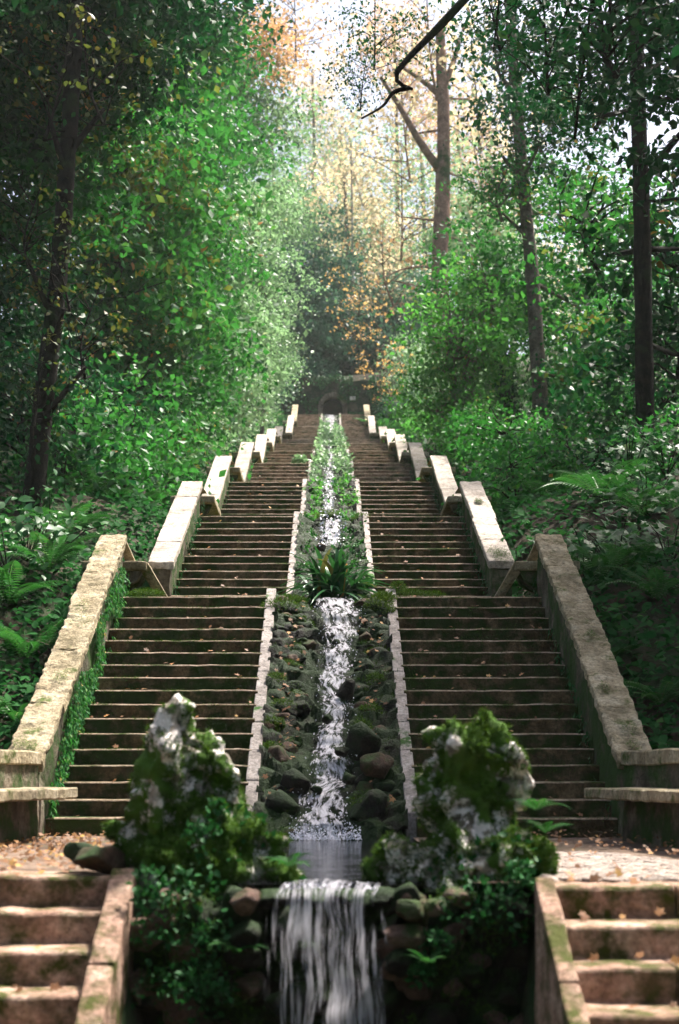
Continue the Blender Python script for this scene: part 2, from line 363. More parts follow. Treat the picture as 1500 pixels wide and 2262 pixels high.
def loft(A, B, n, jit=0.0, seed=0, freq=5.0):
    """a solid between two matching rings, cut into n lengths, its skin roughened by jit metres"""
    A = [Vector(a) for a in A]; B = [Vector(b) for b in B]; k = len(A); V, F = [], []; assert len(B) == k
    for i in range(n + 1):
        for a, b in zip(A, B):
            p = a.lerp(b, i / n)
            if jit: p = p + noise.noise_vector(p * freq + Vector((seed * 7.3, seed, 0))) * jit
            V.append(p)
    for i in range(n):
        for j in range(k):
            j2 = (j + 1) % k
            F.append((i * k + j, i * k + j2, (i + 1) * k + j2, (i + 1) * k + j))
    F.append(tuple(range(k - 1, -1, -1))); F.append(tuple(n * k + j for j in range(k)))
    return V, F

def ring(pts, cut):
    """subdivide a closed ring's edges so that no edge is longer than cut"""
    out = []
    for i, p in enumerate(pts):
        q = Vector(pts[(i + 1) % len(pts)]); p = Vector(p); m = max(1, int(math.ceil((q - p).length / cut - 0.02)))
        out += [p.lerp(q, j / m) for j in range(m)]
    return out

def fix_normals(me):
    b = bmesh.new(); b.from_mesh(me); bmesh.ops.recalc_face_normals(b, faces=b.faces); b.to_mesh(me); b.free(); return me

def bevel(o, wd=0.012, seg=2):
    b = o.modifiers.new('edge', 'BEVEL'); b.width = wd; b.segments = seg; b.limit_method = 'ANGLE'; b.angle_limit = R(40)
    return o

def rock_mesh(name, seed, sub=3, amp=0.16, freq=1.8, flat=0.0, planes=11):
    """a boulder: a ball cut by random planes, then roughened"""
    rr = random.Random(seed * 77 + 5)
    cuts = [(Vector((rr.gauss(0, 1), rr.gauss(0, 1), rr.gauss(0, 1))).normalized(), rr.uniform(0.55, 0.88)) for _ in range(planes)]
    b = bmesh.new(); bmesh.ops.create_icosphere(b, subdivisions=sub, radius=1.0)
    for v in b.verts:
        c = v.co.copy(); s = Vector((seed * 11.3, seed * 3.7, seed))
        for nn, dd in cuts:
            k = c.dot(nn)
            if k > dd: c -= nn * (k - dd)
        v.co = c * (1.12 + noise.fractal(c * freq + s, 0.9, 2.1, 5) * amp)
        if flat and v.co.z > flat: v.co.z = flat + (v.co.z - flat) * 0.25
    me = bpy.data.meshes.new(name); b.to_mesh(me); b.free()
    me.polygons.foreach_set('use_smooth', [True] * len(me.polygons))
    return me

ROCKS = [rock_mesh('rock_mesh', s) for s in range(1, 7)]

# ------------------------------------------------------------------ the staircase's plan
# flight: start Y, end Y, start Z, end Z, steps, inner half width, channel half width (outer side of the curb), curb width
FL = [
    (12.50, 17.30, 0.00, 2.67, 17, 2.50, 0.78, 0.115),
    (18.10, 22.20, 2.67, 4.52, 12, 2.02, 0.575, 0.09),
    (24.40, 28.50, 4.52, 6.35, 12, 2.00, 0.56, 0.09),
    (31.80, 36.20, 6.35, 8.42, 13, 1.99, 0.56, 0.09),
    (39.60, 44.00, 8.42, 10.50, 13, 1.97, 0.56, 0.09),
    (47.00, 51.00, 10.50, 12.38, 12, 1.97, 0.55, 0.09),
    (54.00, 58.00, 12.38, 14.19, 12, 1.96, 0.55, 0.09),
    (61.20, 67.00, 14.19, 16.92, 17, 1.74, 0.52, 0.09),
    (69.20, 75.00, 16.92, 19.52, 17, 1.73, 0.52, 0.09),
]
ORD = ['first', 'second', 'third', 'fourth', 'fifth', 'sixth', 'seventh', 'eighth', 'topmost']
LY = [-80, 5.2, 7.2, 12.4]; LZ = [-1.2, -1.2, 0.0, 0.0]
for f in FL:
    LY += [f[0], f[1]]; LZ += [f[2], f[3]]
LY += [77.9, 79.2, 140, 260]; LZ += [19.52, 22.4, 40.0, 46.0]
def line(Y): return float(np.interp(Y, LY, LZ))

def gz(X, Y):
    """height of the ground"""
    a = abs(X); L = line(Y)
    n = 0.35 * noise.noise(Vector((X * 0.35, Y * 0.35, 0))) + 0.9 * noise.noise(Vector((X * 0.07, Y * 0.07, 5)))
    if a < 1.02 and Y < 7.6: return -1.75 if Y > 3 else -1.75 + 0.0 * Y
    if Y < 12.6:
        xw = 2.72 + (12.4 - Y) * 0.13 if Y > 7.0 else 3.42
        inside = (L - 0.35) if Y > 5.2 else -1.2
        outside = 0.55 + 0.24 * (a - xw) + n * 0.6
        k = min(1, max(0, (a - xw - 0.05) / 0.35))
        if Y < 5.0: k *= min(1, max(0, (Y + 3) / 8)) if a < 8 else 1
        return inside * (1 - k) + outside * k
    edge = 2.55 if Y < 17.5 else 2.2
    if Y > 77.9: edge = 0.0
    k = min(1, max(0, (a - edge) / 0.5))
    s = max(0, a - edge)
    rise = 0.2 * min(s, 10) + 0.08 * max(0, min(s - 10, 30))
    base = L if Y > 17.5 else max(L, 0.55)
    return (L - 0.4) * (1 - k) + (base - 0.05 + rise + n * min(1, s / 2)) * k if Y < 77.9 else L + n + 0.1 * min(s, 30)

xs = np.concatenate([np.linspace(-170, -14, 22), np.linspace(-13.4, 13.4, 90), np.linspace(14, 170, 22)])
ys = np.concatenate([np.linspace(-80, 0, 14), np.linspace(1, 30, 90), np.linspace(30.6, 84, 84), np.linspace(87, 260, 30)])
V = [(x, y, gz(x, y)) for y in ys for x in xs]; nx = len(xs)
F = [(j * nx + i, j * nx + i + 1, (j + 1) * nx + i + 1, (j + 1) * nx + i) for j in range(len(ys) - 1) for i in range(nx - 1)]
tag(link('ground', pymesh('ground', V, F, True), M['soil']), 'dark forest soil on the slopes around the staircase', None, None, 'structure')

# ------------------------------------------------------------------ steps
def step_mesh(name, L, r, t, seed, tooth=1.0, bev=0.015):
    nseg = max(8, int(L / 0.13)); V, F = [], []
    prof = [(0.0, -r - 0.012), (0.0, -r * 0.5), (0.0, -bev), (bev * 0.35, -bev * 0.3), (bev * 1.2, 0.0), (t + 0.05, 0.004), (t + 0.05, -r - 0.012)]
    for i in range(nseg + 1):
        x = L * i / nseg
        e1 = noise.noise(Vector((x * 2.1, seed * 5.7, 0))) * 0.008 * tooth; e2 = noise.noise(Vector((x * 7.0, seed * 2.3, 4))) * 0.013 * tooth
        bite = max(0, noise.noise(Vector((x * 4.5, seed * 9.1, 8))) - 0.42) * 0.09 * tooth
        for k, (y, z) in enumerate(prof):
            wgt = 1.0 if 1 <= k <= 4 else 0.0
            V.append((x, y + (e1 + e2) * wgt + bite * (1 if 2 <= k <= 3 else 0), z + (e1 * 0.7 + e2) * (1 if 2 <= k <= 5 else 0) - bite * 0.4 * (1 if k in (3, 4) else 0)))
    k = len(prof)
    mi = []
    for i in range(nseg):
        for j in range(k):
            j2 = (j + 1) % k
            F.append((i * k + j, (i + 1) * k + j, (i + 1) * k + j2, i * k + j2)); mi.append(1 if j in (2, 3) else 0)
    F.append(tuple(range(k))); F.append(tuple(nseg * k + j for j in range(k - 1, -1, -1))); mi += [0, 0]
    me = pymesh(name, V, F); me.materials.append(M['step']); me.materials.append(M['nosing'])
    me.polygons.foreach_set('material_index', mi)
    return fix_normals(me)

stair = thing('stone_staircase', 'long mossy stone staircase climbing both sides of the cascade to the arch', 'staircase', (0, 12.5, 0))
for fi, (y0, y1, z0, z1, n, hw, cw, cb) in enumerate(FL):
    r = (z1 - z0) / n; tt = (y1 - y0) / n; L = hw - cw + 0.04
    vars_ = [step_mesh('step_mesh', L, r, tt, fi * 10 + s, 0.55) for s in range(5 if fi < 2 else 3)]
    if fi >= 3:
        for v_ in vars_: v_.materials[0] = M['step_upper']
    for side in (-1, 1):
        for k in range(n):
            me = vars_[random.randrange(len(vars_))]
            # step k's front edge stands at y0 + k*tt, its top at z0 + (k+1)*r
            x0 = -hw - 0.02 if side < 0 else cw - 0.02
            o = link('step', me, None, stair, (x0, y0 + k * tt + random.uniform(-.004, .004), z0 + (k + 1) * r + random.uniform(-.003, .003)))
            o.rotation_euler = (0, random.uniform(-.003, .003), random.uniform(-.004, .004))
    # landing behind this flight
    ye = FL[fi + 1][0] + 0.1 if fi + 1 < len(FL) else 78.2
    hw2 = hw + 0.4
    for side in (-1, 1):
        xa, xb = (-hw2, -cw) if side < 0 else (cw, hw2)
        A = [(xa, y1 + 0.02, z1 - 0.25), (xb, y1 + 0.02, z1 - 0.25), (xb, y1 + 0.02, z1 - 0.002), (xa, y1 + 0.02, z1 - 0.002)]
        B = [(p[0], ye, p[2]) for p in A]
        link('landing', fix_normals(pymesh('landing', *loft(A, B, 1))), M['step'], stair)

rq = np.random.default_rng(44); mp_ = []
for fi, (y0, y1, z0, z1, n, hw, cw, cb) in enumerate(FL[:5]):
    r = (z1 - z0) / n; tt = (y1 - y0) / n
    for _ in range(16000 if fi == 0 else 6000):
        k = rq.integers(n); side = 1 if rq.random() < .5 else -1; x = side * rq.uniform(cw, hw)
        wgt = noise.noise(Vector((x * 1.6, k * 0.9 + fi * 20, 2))) + 0.5 * noise.noise(Vector((x * 5, k * 1.7, 6))) + 0.35 * (abs((abs(x) - (cw + hw) / 2) / (hw - cw)) * 2) ** 3
        if wgt < 0.22: continue
        if rq.random() < .6: mp_.append((x, y0 + k * tt + rq.uniform(0, .05), z0 + (k + 1) * r - .008))
        else: mp_.append((x, y0 + k * tt - .002, z0 + (k + rq.random()) * r))
mp_ = np.array(mp_)
tag(link('moss', leaf_mesh('moss', rq, mp_, .026 * rq.uniform(.6, 1.6, len(mp_)), np.clip(rq.normal(.3, .22, len(mp_)), 0, 1), normal=rq.normal(size=mp_.shape), jitter=.5, direc=np.tile((0, -1., .5), (len(mp_), 1)), tpl=BLADE), M['moss'], stair), kind='stuff')

# ------------------------------------------------------------------ parapets with coping blocks
def parapet(fi, side):
    y0, y1, z0, z1, n, hw, cw, cb = FL[fi]
    h = 0.79 if fi == 0 else 0.60
    th = 0.30 if fi < 7 else 0.27
    sl = (z1 - z0) / (y1 - y0)
    ya, yb = (12.28 if fi == 0 else y0 - 0.05), y1 + 0.02
    lname = 'left' if side < 0 else 'right'
    look = ['broad lichen-stained', 'pale grey', 'pale grey', 'pale', 'bright pale', 'bright pale', 'bright pale', 'bright pale', 'slim dark'][fi]
    wd = ORD[fi]
    e = thing('parapet_wall', f'{look} sloping parapet wall on the {lname} of the {wd} stair flight above the pool', 'parapet', (side * (hw + th / 2), ya, z0),
              'parapet walls along the staircase')
    top = lambda y: z0 + (y - y0) * sl + h
    xi, xo = side * hw, side * (hw + th)
    ct = 0.10
    A = ring([(xi + side * 0.025, ya + 0.02, z0 - 0.4), (xo - side * 0.02, ya + 0.02, z0 - 0.4), (xo - side * 0.02, ya + 0.02, top(ya) - ct + 0.003), (xi + side * 0.025, ya + 0.02, top(ya) - ct + 0.003)], 0.25 if fi < 2 else 5)
    B = [Vector((p.x, yb - 0.02, p.z + (yb - ya) * sl)) for p in A]
    link('wall_body', fix_normals(pymesh('wall_body', *loft(A, B, 24 if fi < 2 else 6, 0.03 if fi < 2 else 0.012, fi))), M['wall'], e)
    nb = [5, 4, 3, 3, 3, 2, 2, 3, 3][fi]
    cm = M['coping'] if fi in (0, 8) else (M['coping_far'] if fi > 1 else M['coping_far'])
    cuts = [ya + (yb - ya) * (i + (random.uniform(-.15, .15) if 0 < i < nb else 0)) / nb for i in range(nb + 1)]
    for i in range(nb):
        a, b = cuts[i] + 0.004, cuts[i + 1] - 0.004
        dx, dz = random.uniform(-.012, .012), random.uniform(-.006, .008)
        sec = lambda y: [(xi - side * 0.015 + dx, y, top(y) - ct + dz), (xo + side * 0.015 + dx, y, top(y) - ct + dz), (xo + side * 0.015 + dx, y, top(y) + dz), (xi - side * 0.015 + dx, y, top(y) + dz)]
        A = ring(sec(a), 0.05 if fi < 2 else 0.3); B = ring(sec(b), 0.05 if fi < 2 else 0.3)
        ln = max(2, int((b - a) / (0.05 if fi < 2 else 0.5)))
        bevel(link('coping_block', fix_normals(pymesh('coping_block', *loft(A, B, ln, 0.026 if fi == 0 else 0.012, fi * 3 + i + side, 12.0))), cm, e), 0.01, 1)
    return e, top
PAR = {}
for fi in range(9):
    for side in (-1, 1):
        PAR[(fi, side)] = parapet(fi, side)

def ivy_on(parent, fn, n, rng, size=0.06, mat='ivy', name='ivy', tpl=OVAL):
    """a mat of leaves over a surface given by fn(u, v) -> point, outward normal"""
    pts, nr = [], []
    for _ in range(n):
        r_ = fn(rng.random(), rng.random())
        if r_ is None: continue
        pts.append(r_[0]); nr.append(r_[1])
    pts = np.array(pts); nr = np.array(nr)
    tint = np.clip(rng.normal(0.5, 0.22, len(pts)), 0, 1)
    d = np.tile((0, 0, -1.0), (len(pts), 1))
    me = leaf_mesh(name, rng, pts + nr * rng.random((len(pts), 1)) * 0.05, size * rng.uniform(0.6, 1.4, len(pts)), tint, normal=nr * 1.6, jitter=0.9, direc=d, tpl=tpl)
    return tag(link(name, me, M[mat], parent), kind='stuff')

rng = np.random.default_rng(3)
def inner_face(fi, side, lo, hi):
    y0, y1, z0, z1, n, hw, cw, cb = FL[fi]; sl = (z1 - z0) / (y1 - y0)
    def f(u, v):
        y = y0 + (y1 - y0) * u; top = z0 + (y - y0) * sl
        k = lo + (hi - lo) * v
        if noise.noise(Vector((y * 1.3, k * 2.5, fi * 4 + side))) < -0.35 + 0.6 * v * v: return None
        return ((side * (hw - 0.0), y, top + k), (-side, 0, 0.3))
    return f
ivy_on(PAR[(0, -1)][0], inner_face(0, -1, 0.0, 0.66), 7500, rng, 0.04, 'leaf')
ivy_on(PAR[(0, 1)][0], inner_face(0, 1, 0.0, 0.35), 500, rng, 0.045)
for fi in range(1, 5):
    for side in (-1, 1):
        ivy_on(PAR[(fi, side)][0], inner_face(fi, side, 0.0, 0.35), 400, rng, 0.05)
def coping_top(fi, side, spots):
    y0, y1, z0, z1, n, hw, cw, cb = FL[fi]
    def f(u, v):
        s = spots[int(u * 0.999 * len(spots))]
        a = v * 6.283; rr = math.sqrt((u * 997) % 1.0) * s[2]
        x = side * (hw + 0.15) + s[1] + rr * math.cos(a); y = s[0] + 1.7 * rr * math.sin(a)
        if not (hw < abs(x) < hw + 0.3): return None
        return ((x, y, PAR[(fi, side)][1](y) + 0.005), (0, -0.4, 1))
    return f
ivy_on(PAR[(0, -1)][0], coping_top(0, -1, [(14.9, 0.03, 0.11), (15.25, -0.03, 0.1), (13.7, 0.05, 0.07), (12.5, -0.08, 0.06), (12.45, 0.03, 0.05)]), 3 * 380, rng, 0.024, 'moss', 'moss', BLADE)
ivy_on(PAR[(0, 1)][0], coping_top(0, 1, [(12.75, 0.03, 0.07), (13.5, -0.06, 0.05), (14.6, 0.02, 0.04), (12.45, 0, 0.06)]), 3 * 260, rng, 0.024, 'moss', 'moss', BLADE)
ivy_on(PAR[(1, 1)][0], coping_top(1, 1, [(18.2, 0.03, 0.14), (18.4, -0.02, 0.13), (20.9, 0, 0.06)]), 3 * 420, rng, 0.03, 'moss', 'moss', BLADE)

# ------------------------------------------------------------------ stone benches on the landings
def slab_box(x0, x1, y0, y1, z0, z1, n=4, jit=0.008, seed=0):
    A = ring([(x0, y0, z0), (x1, y0, z0), (x1, y0, z1), (x0, y0, z1)], max(0.06, abs(x1 - x0) / 5))
    return fix_normals(pymesh('slab', *loft(A, [Vector((p.x, y1, p.z)) for p in A], n, jit, seed)))
for fi in range(0, 8):
    y1, z1, hw = FL[fi][1], FL[fi][3], FL[fi][5]
    yn = FL[fi + 1][0]; hn = FL[fi + 1][5]
    for side in (-1, 1):
        lname = 'left' if side < 0 else 'right'
        ya = y1 + 0.12 if fi == 0 else y1 + 0.55; yb = yn - 0.08 if fi == 0 else yn - 0.25
        ins = hn + (0.24 if fi == 0 else -0.14)
        outs = hw + 0.55
        cx = side * (ins + outs) / 2
        e = thing('stone_bench', f'stone bench with hollow front, {lname} end of the landing above the {ORD[fi]} flight', 'bench', (cx, (ya + yb) / 2, z1), 'stone benches on the landings')
        bevel(link('seat', slab_box(side * ins, side * outs, ya, yb, z1 + 0.38, z1 + 0.49, 4, 0.01, fi), M['coping'], e), 0.02)
        # corbel-shaped support, narrowing towards the ground
        yc = ya + 0.5 * (yb - ya)
        for sy in (ya + 0.10 * (yb - ya), ya + 0.75 * (yb - ya)):
            A = [(side * (ins + 0.06), sy, z1 + 0.378), (side * outs, sy, z1 + 0.378), (side * outs, sy, z1), (side * (ins + 0.34), sy, z1), (side * (ins + 0.30), sy, z1 + 0.16), (side * (ins + 0.12), sy, z1 + 0.26)]
            B = [(p[0], sy + 0.12, p[2]) for p in A]
            link('support', fix_normals(pymesh('support', *loft(A, B, 2, 0.006, fi))), M['wall'], e)
        # back slab sloping down from the parapet's end to the seat
        zt = PAR[(fi, side)][1](y1) - 0.02
        xa = side * (hw + 0.02)
        xb = side * (ins + 0.16) if fi == 0 else side * (hw - 0.05)
        A = [(xa, y1 + 0.05, zt), (xa + side * 0.12, y1 + 0.05, zt), (xb + side * 0.12, y1 + 0.32, z1 + 0.5), (xb, y1 + 0.32, z1 + 0.5)]
        B = [(p[0], p[1] + 0.14, p[2]) for p in A]
        bevel(link('back_slab', fix_normals(pymesh('back_slab', *loft(A, B, 3, 0.006, fi))), M['coping'], e), 0.01)
        if fi == 0:
            A = [(side * (ins + 0.0), ya + 0.03, z1 + 0.49), (side * (ins + 0.10), ya + 0.03, z1 + 0.40), (side * (hn + 0.09), yb - 0.16, z1), (side * (hn - 0.03), yb - 0.16, z1)]
            B = [(p[0], p[1] + 0.12, p[2]) for p in A]
            bevel(link('arm', fix_normals(pymesh('arm', *loft(A, B, 3, 0.006, fi))), M['coping'], e), 0.01)

# base benches that flank the pool terrace
for side in (-1, 1):
    lname = 'left' if side < 0 else 'right'
    e = thing('stone_bench', f'long low stone bench with back wall, at the {lname} edge beside the pool terrace', 'bench', (side * 2.6, 11.5, 0), 'terrace benches')
    fr = lambda y: 2.13 + (12.05 - y) * 0.115
    bk = lambda y: 2.52 + (12.3 - y) * 0.13
    for nm, fi_, fo_, za, zb, y_a, y_b, mt, jt in (
            ('seat', lambda y: fr(y), lambda y: bk(y) + 0.06, 0.335, 0.425, 12.02, 8.2, 'coping', 0.012),
            ('support', lambda y: fr(y) + 0.3, lambda y: bk(y) + 0.05, -0.1, 0.337, 11.9, 8.2, 'wall', 0.02),
            ('back_wall', lambda y: bk(y), lambda y: bk(y) + 0.28, -0.1, 0.62, 12.27, 8.0, 'wall', 0.02),
            ('back_coping', lambda y: bk(y) - 0.03, lambda y: bk(y) + 0.34, 0.615, 0.735, 12.26, 8.0, 'coping', 0.014)):
        sec = lambda y: [(side * fi_(y), y, za), (side * fo_(y), y, za), (side * fo_(y), y, zb), (side * fi_(y), y, zb)]
        A = ring(sec(y_a), 0.12); B = [Vector((0, 0, 0))] * len(A)
        # same subdivision at the other end
        q = sec(y_b); B = []
        for i2, p2 in enumerate(sec(y_a)):
            p3 = Vector(sec(y_a)[(i2 + 1) % 4]); m_ = max(1, int(math.ceil((p3 - Vector(p2)).length / 0.12 - 0.02)))
            B += [Vector(q[i2]).lerp(Vector(q[(i2 + 1) % 4]), j / m_) for j in range(m_)]
        o = link(nm, fix_normals(pymesh(nm, *loft(A, B, 30, jt, side * 3, 6.0))), M[mt], e)
        if 'coping' == mt: bevel(o, 0.012, 1)

# ------------------------------------------------------------------ the water channel: curbs, bed, stones
chan = thing('water_channel', 'stepped rockery channel between pale curbs down the middle of the staircase', 'water channel', (0, 12.5, 0))
def chan_z(fi, Y):
    y0, y1, z0, z1 = FL[fi][:4]
    return z0 + (Y - y0) * (z1 - z0) / (y1 - y0)
BEDS = []
for fi, (y0, y1, z0, z1, n, hw, cw, cb) in enumerate(FL):
    sl = (z1 - z0) / (y1 - y0)
    for side in (-1, 1):
        nb = 9 if fi == 0 else (6 if fi < 4 else 4)
        for i in range(nb):
            a = y0 + 0.12 + (y1 - y0 - 0.1) * i / nb + 0.004; b = y0 + 0.12 + (y1 - y0 - 0.1) * (i + 1) / nb - 0.004
            dx = random.uniform(-.003, .003); dz = random.uniform(-.004, .004)
            top = lambda y: z0 + (y - y0) * sl + 0.13
            xo, xi = side * (cw + 0.004) + dx, side * (cw - cb) + dx
            sec = lambda y: ring([(xo, y, top(y) - 0.5), (xi, y, top(y) - 0.5), (xi, y, top(y) + dz), (xo, y, top(y) + dz)], 0.6)
            bevel(link('curb_block', fix_normals(pymesh('curb_block', *loft(sec(a), sec(b), 4, 0.004, i + fi * 9, 6.0))), M['curb'], chan), 0.008, 1)
    # bed: a rough rock ramp with ledges
    V, F = [], []; nu, nv = (40, 190) if fi == 0 else ((26, 120) if fi < 3 else (14, 50))
    ye = y1 + 0.5
    for j in range(nv + 1):
        y = y0 - 0.1 + (ye - y0 + 0.1) * j / nv
        for i in range(nu + 1):
            x = (cw - cb) * (2 * i / nu - 1) * 1.02
            wob = 0.5 * noise.noise(Vector((x * 2.2, y * 1.3, fi))) + 0.25 * noise.noise(Vector((x * 6, y * 3, fi + 9)))
            ph = (y - y0) / (0.34 if fi == 0 else 0.5) + wob * 1.6
            led = math.floor(ph) + min(1.0, max(0.0, (ph - math.floor(ph)) * 3.2))   # steep face, then a ledge
            yl = y0 + (led - wob * 1.6) * (0.34 if fi == 0 else 0.5)
            zz = min(z1, z0 + (yl - y0) * sl)
            p = Vector((x * 6.0, y * 6.0, zz * 6.0))
            rg = noise.fractal(p, 0.8, 2.2, 5) * 0.055 - abs(noise.noise(p * 0.6)) * 0.05
            V.append((x + 0.02 * noise.noise(p * 1.3), y + 0.03 * noise.noise(p * 1.1 + Vector((7, 0, 0))), zz - 0.1 + 0.2 * (abs(x) / cw) ** 1.5 + rg))
    for j in range(nv):
        for i in range(nu):
            F.append((j * (nu + 1) + i, j * (nu + 1) + i + 1, (j + 1) * (nu + 1) + i + 1, (j + 1) * (nu + 1) + i))
    link('channel_bed', pymesh('channel_bed', V, F), M['rock'], chan)
    if fi < 3:
        mcand = [Vector(v) for v in V]
        BEDS.append(mcand)
    # end faces of the basin on the landing
    if fi + 1 < len(FL):
        yn = FL[fi + 1][0]
        link('basin_floor', slab_box(-cw + 0.1, cw - 0.1, y1 + 0.2, yn + 0.2, z1 - 0.3, z1 - 0.05, 2, 0.01, fi), M['rock'], chan)

# the stream's course in the first flight: y pixel -> left, right edge pixels
COURSE = [(1337, 680, 798), (1375, 694, 800), (1400, 702, 797), (1450, 712, 790), (1485, 708, 782), (1520, 702, 784), (1556, 694, 776), (1590, 706, 782), (1625, 708, 774),
          (1655, 696, 766), (1690, 684, 782), (1720, 680, 786), (1752, 690, 770), (1772, 652, 772), (1800, 642, 776), (1842, 640, 782)]
def course(y):
    ys_ = [c[0] for c in COURSE]
    return np.interp(y, ys_, [c[1] for c in COURSE]), np.interp(y, ys_, [c[2] for c in COURSE])

STONES = []
def place_stones(n, fi, rngs, mats, smin, smax, lift=0.0, xr=None):
    y0, y1, z0, z1, nn, hw, cw, cb = FL[fi]
    wi = cw - cb
    for k in range(n):
        Y = y0 + (y1 - y0) * (k + rngs.random()) / n
        side = 1 if rngs.random() < 0.5 else -1
        lo = 0.27 if fi == 0 else 0.2
        x = side * rngs.uniform(lo, wi * 0.97)
        s = rngs.uniform(smin, smax)
        z = chan_z(fi, Y)
        x = math.copysign(min(abs(x), wi - s * 0.55), x)
        STONES.append((x, Y, z - 0.03 + lift, s))
        o = link('stone', ROCKS[rngs.integers(6)], mats[rngs.integers(len(mats))], chan, (x, Y, z - 0.06 + lift + 0.1 * (abs(x) / wi) ** 2 * rngs.random()),
                 (rngs.uniform(-.5, .5), rngs.uniform(-.5, .5), rngs.uniform(0, 6)), (s * rngs.uniform(.8, 1.2), s, s * rngs.uniform(.55, .95)))
rs = np.random.default_rng(11)
MR = [M['rock'], M['rock'], M['rock'], M['rock_brown']]
place_stones(130, 0, rs, MR, 0.07, 0.15, 0.03)
for fi in range(1, 9):
    place_stones([0, 44, 34, 16, 12, 10, 10, 10, 10][fi], fi, rs, MR, 0.08, 0.16)
# stones one can single out in the first flight
def stone_at(px, py, Y, s, mat='rock', zs=0.8, rz=0.0, mesh=None):
    p = PW(px, py, Y)
    return link('stone', ROCKS[(int(px) + int(py)) % 6] if mesh is None else ROCKS[mesh], M[mat], chan, p, (0.2, 0.1, rz), (s, s * 0.8, s * zs))
stone_at(765, 1528, 14.75, 0.11, 'rock', 1.25)
stone_at(742, 1420, 16.0, 0.05, 'rock', .8)
stone_at(722, 1590, 14.1, 0.06, 'rock', .9)
stone_at(757, 1660, 13.5, 0.07, 'rock', .8)
stone_at(700, 1745, 13.0, 0.06, 'rock', .8)
stone_at(770, 1720, 13.15, 0.08, 'rock', .8)
stone_at(835, 1365, 16.95, 0.24, 'rock', 1.0)
stone_at(850, 1400, 16.6, 0.17, 'rock', 1.0)
stone_at(640, 1362, 16.95, 0.24, 'rock', 0.75)
stone_at(668, 1352, 17.0, 0.13, 'rock', 0.8)
stone_at(660, 1395, 16.5, 0.13, 'rock_brown', 0.7)
stone_at(815, 1790, 12.75, 0.2, 'rock', 0.95)
stone_at(800, 1640, 13.6, 0.17, 'rock', 1.1)
stone_at(835, 1690, 13.3, 0.15, 'rock_brown', 0.9)
stone_at(620, 1790, 12.8, 0.17, 'rock', 1.0)
stone_at(650, 1730, 13.1, 0.14, 'rock', 0.9)
stone_at(726, 1150, 22.3, 0.24, 'rock', 0.52, 0.0, 1)
stone_at(800, 1165, 22.1, 0.19, 'rock', 1.0)
stone_at(668, 1190, 21.6, 0.16, 'rock', 0.9)
stone_at(655, 1240, 20.2, 0.15, 'rock', 0.6)
stone_at(652, 1215, 20.8, 0.14, 'rock', 0.6)

# moss on the stones' upper sides
rq = np.random.default_rng(31); mp_, mn_ = [], []
for (x, Y, z, s) in STONES:
    if rq.random() < 0.5:
        for _ in range(int(120 * (s / 0.12))):
            d = unit(rq.normal(size=(1, 3)))[0]; d[2] = abs(d[2]) * 0.8 + 0.1
            if noise.noise(Vector((x * 5 + d[0], Y * 5 + d[1], d[2]))) < -0.05: continue
            mp_.append((x + d[0] * s * .95, Y + d[1] * s * .85, z + d[2] * s * .72)); mn_.append(d)
for bed in BEDS:
    for _ in range(5000 if bed is BEDS[0] else 3000):
        v_ = bed[rq.integers(len(bed))]
        if noise.noise(Vector((v_.x * 3, v_.y * 3, v_.z * 3))) < 0.16 or (abs(v_.x) < .3 and rq.random() < .85): continue
        mp_.append((v_.x + rq.normal() * .015, v_.y + rq.normal() * .015, v_.z)); mn_.append((0, -.6, .8))
mp_, mn_ = np.array(mp_), np.array(mn_)
tag(link('moss', leaf_mesh('moss', rq, mp_, .036 * rq.uniform(.6, 1.5, len(mp_)), np.clip(rq.normal(.3, .2, len(mp_)), 0, 1), normal=rq.normal(size=mp_.shape), jitter=.5, direc=mn_, tpl=BLADE), M['moss'], chan), kind='stuff')

# lip slabs where the water spills over at each landing
for fi in range(0, 7):
    y1, z1 = FL[fi][1], FL[fi][3]
    wx = 0.36 if fi == 0 else 0.3
    link('lip_slab', slab_box(-wx + 0.03, wx + 0.03, y1 - 0.12, y1 + 0.25, z1 - 0.12, z1 - 0.03, 3, 0.008, fi + 40), M['rock'], chan)

# ------------------------------------------------------------------ falling water
def sheet(name, rows, mat, label, nu=18):
    """rows: list of (left point, right point, v metres along)"""
    V, F, fl, ed = [], [], [], []
    for a, b, v in rows:
        a, b = Vector(a), Vector(b); wd = (b - a).length
        for i in range(nu + 1):
            u = i / nu; p = a.lerp(b, u)
            bul = math.sin(math.pi * u) * 0.04
            nz = noise.noise_vector(Vector((u * wd * 9, v * 7, wd))) * 0.022
            V.append(p + Vector((0, -bul, bul * 0.5)) + nz)
            fl.append((u * wd + 0.012 * noise.noise(Vector((u * 3, v * 2.5, 2))), v + 0.12 * noise.noise(Vector((u * wd * 8, 1, 5))), 0)); ed.append(abs(2 * u - 1) ** 4)
    for j in range(len(rows) - 1):
        for i in range(nu):
            F.append((j * (nu + 1) + i, j * (nu + 1) + i + 1, (j + 1) * (nu + 1) + i + 1, (j + 1) * (nu + 1) + i))
    me = pymesh(name, V, F, True)
    at = me.attributes.new('flow', 'FLOAT_VECTOR', 'POINT'); at.data.foreach_set('vector', np.array(fl, dtype=np.float32).ravel())
    at = me.attributes.new('edge', 'FLOAT', 'POINT'); at.data.foreach_set('value', np.array(ed, dtype=np.float32))
    return tag(link(name, me, M[mat]), label, None, None, 'structure')

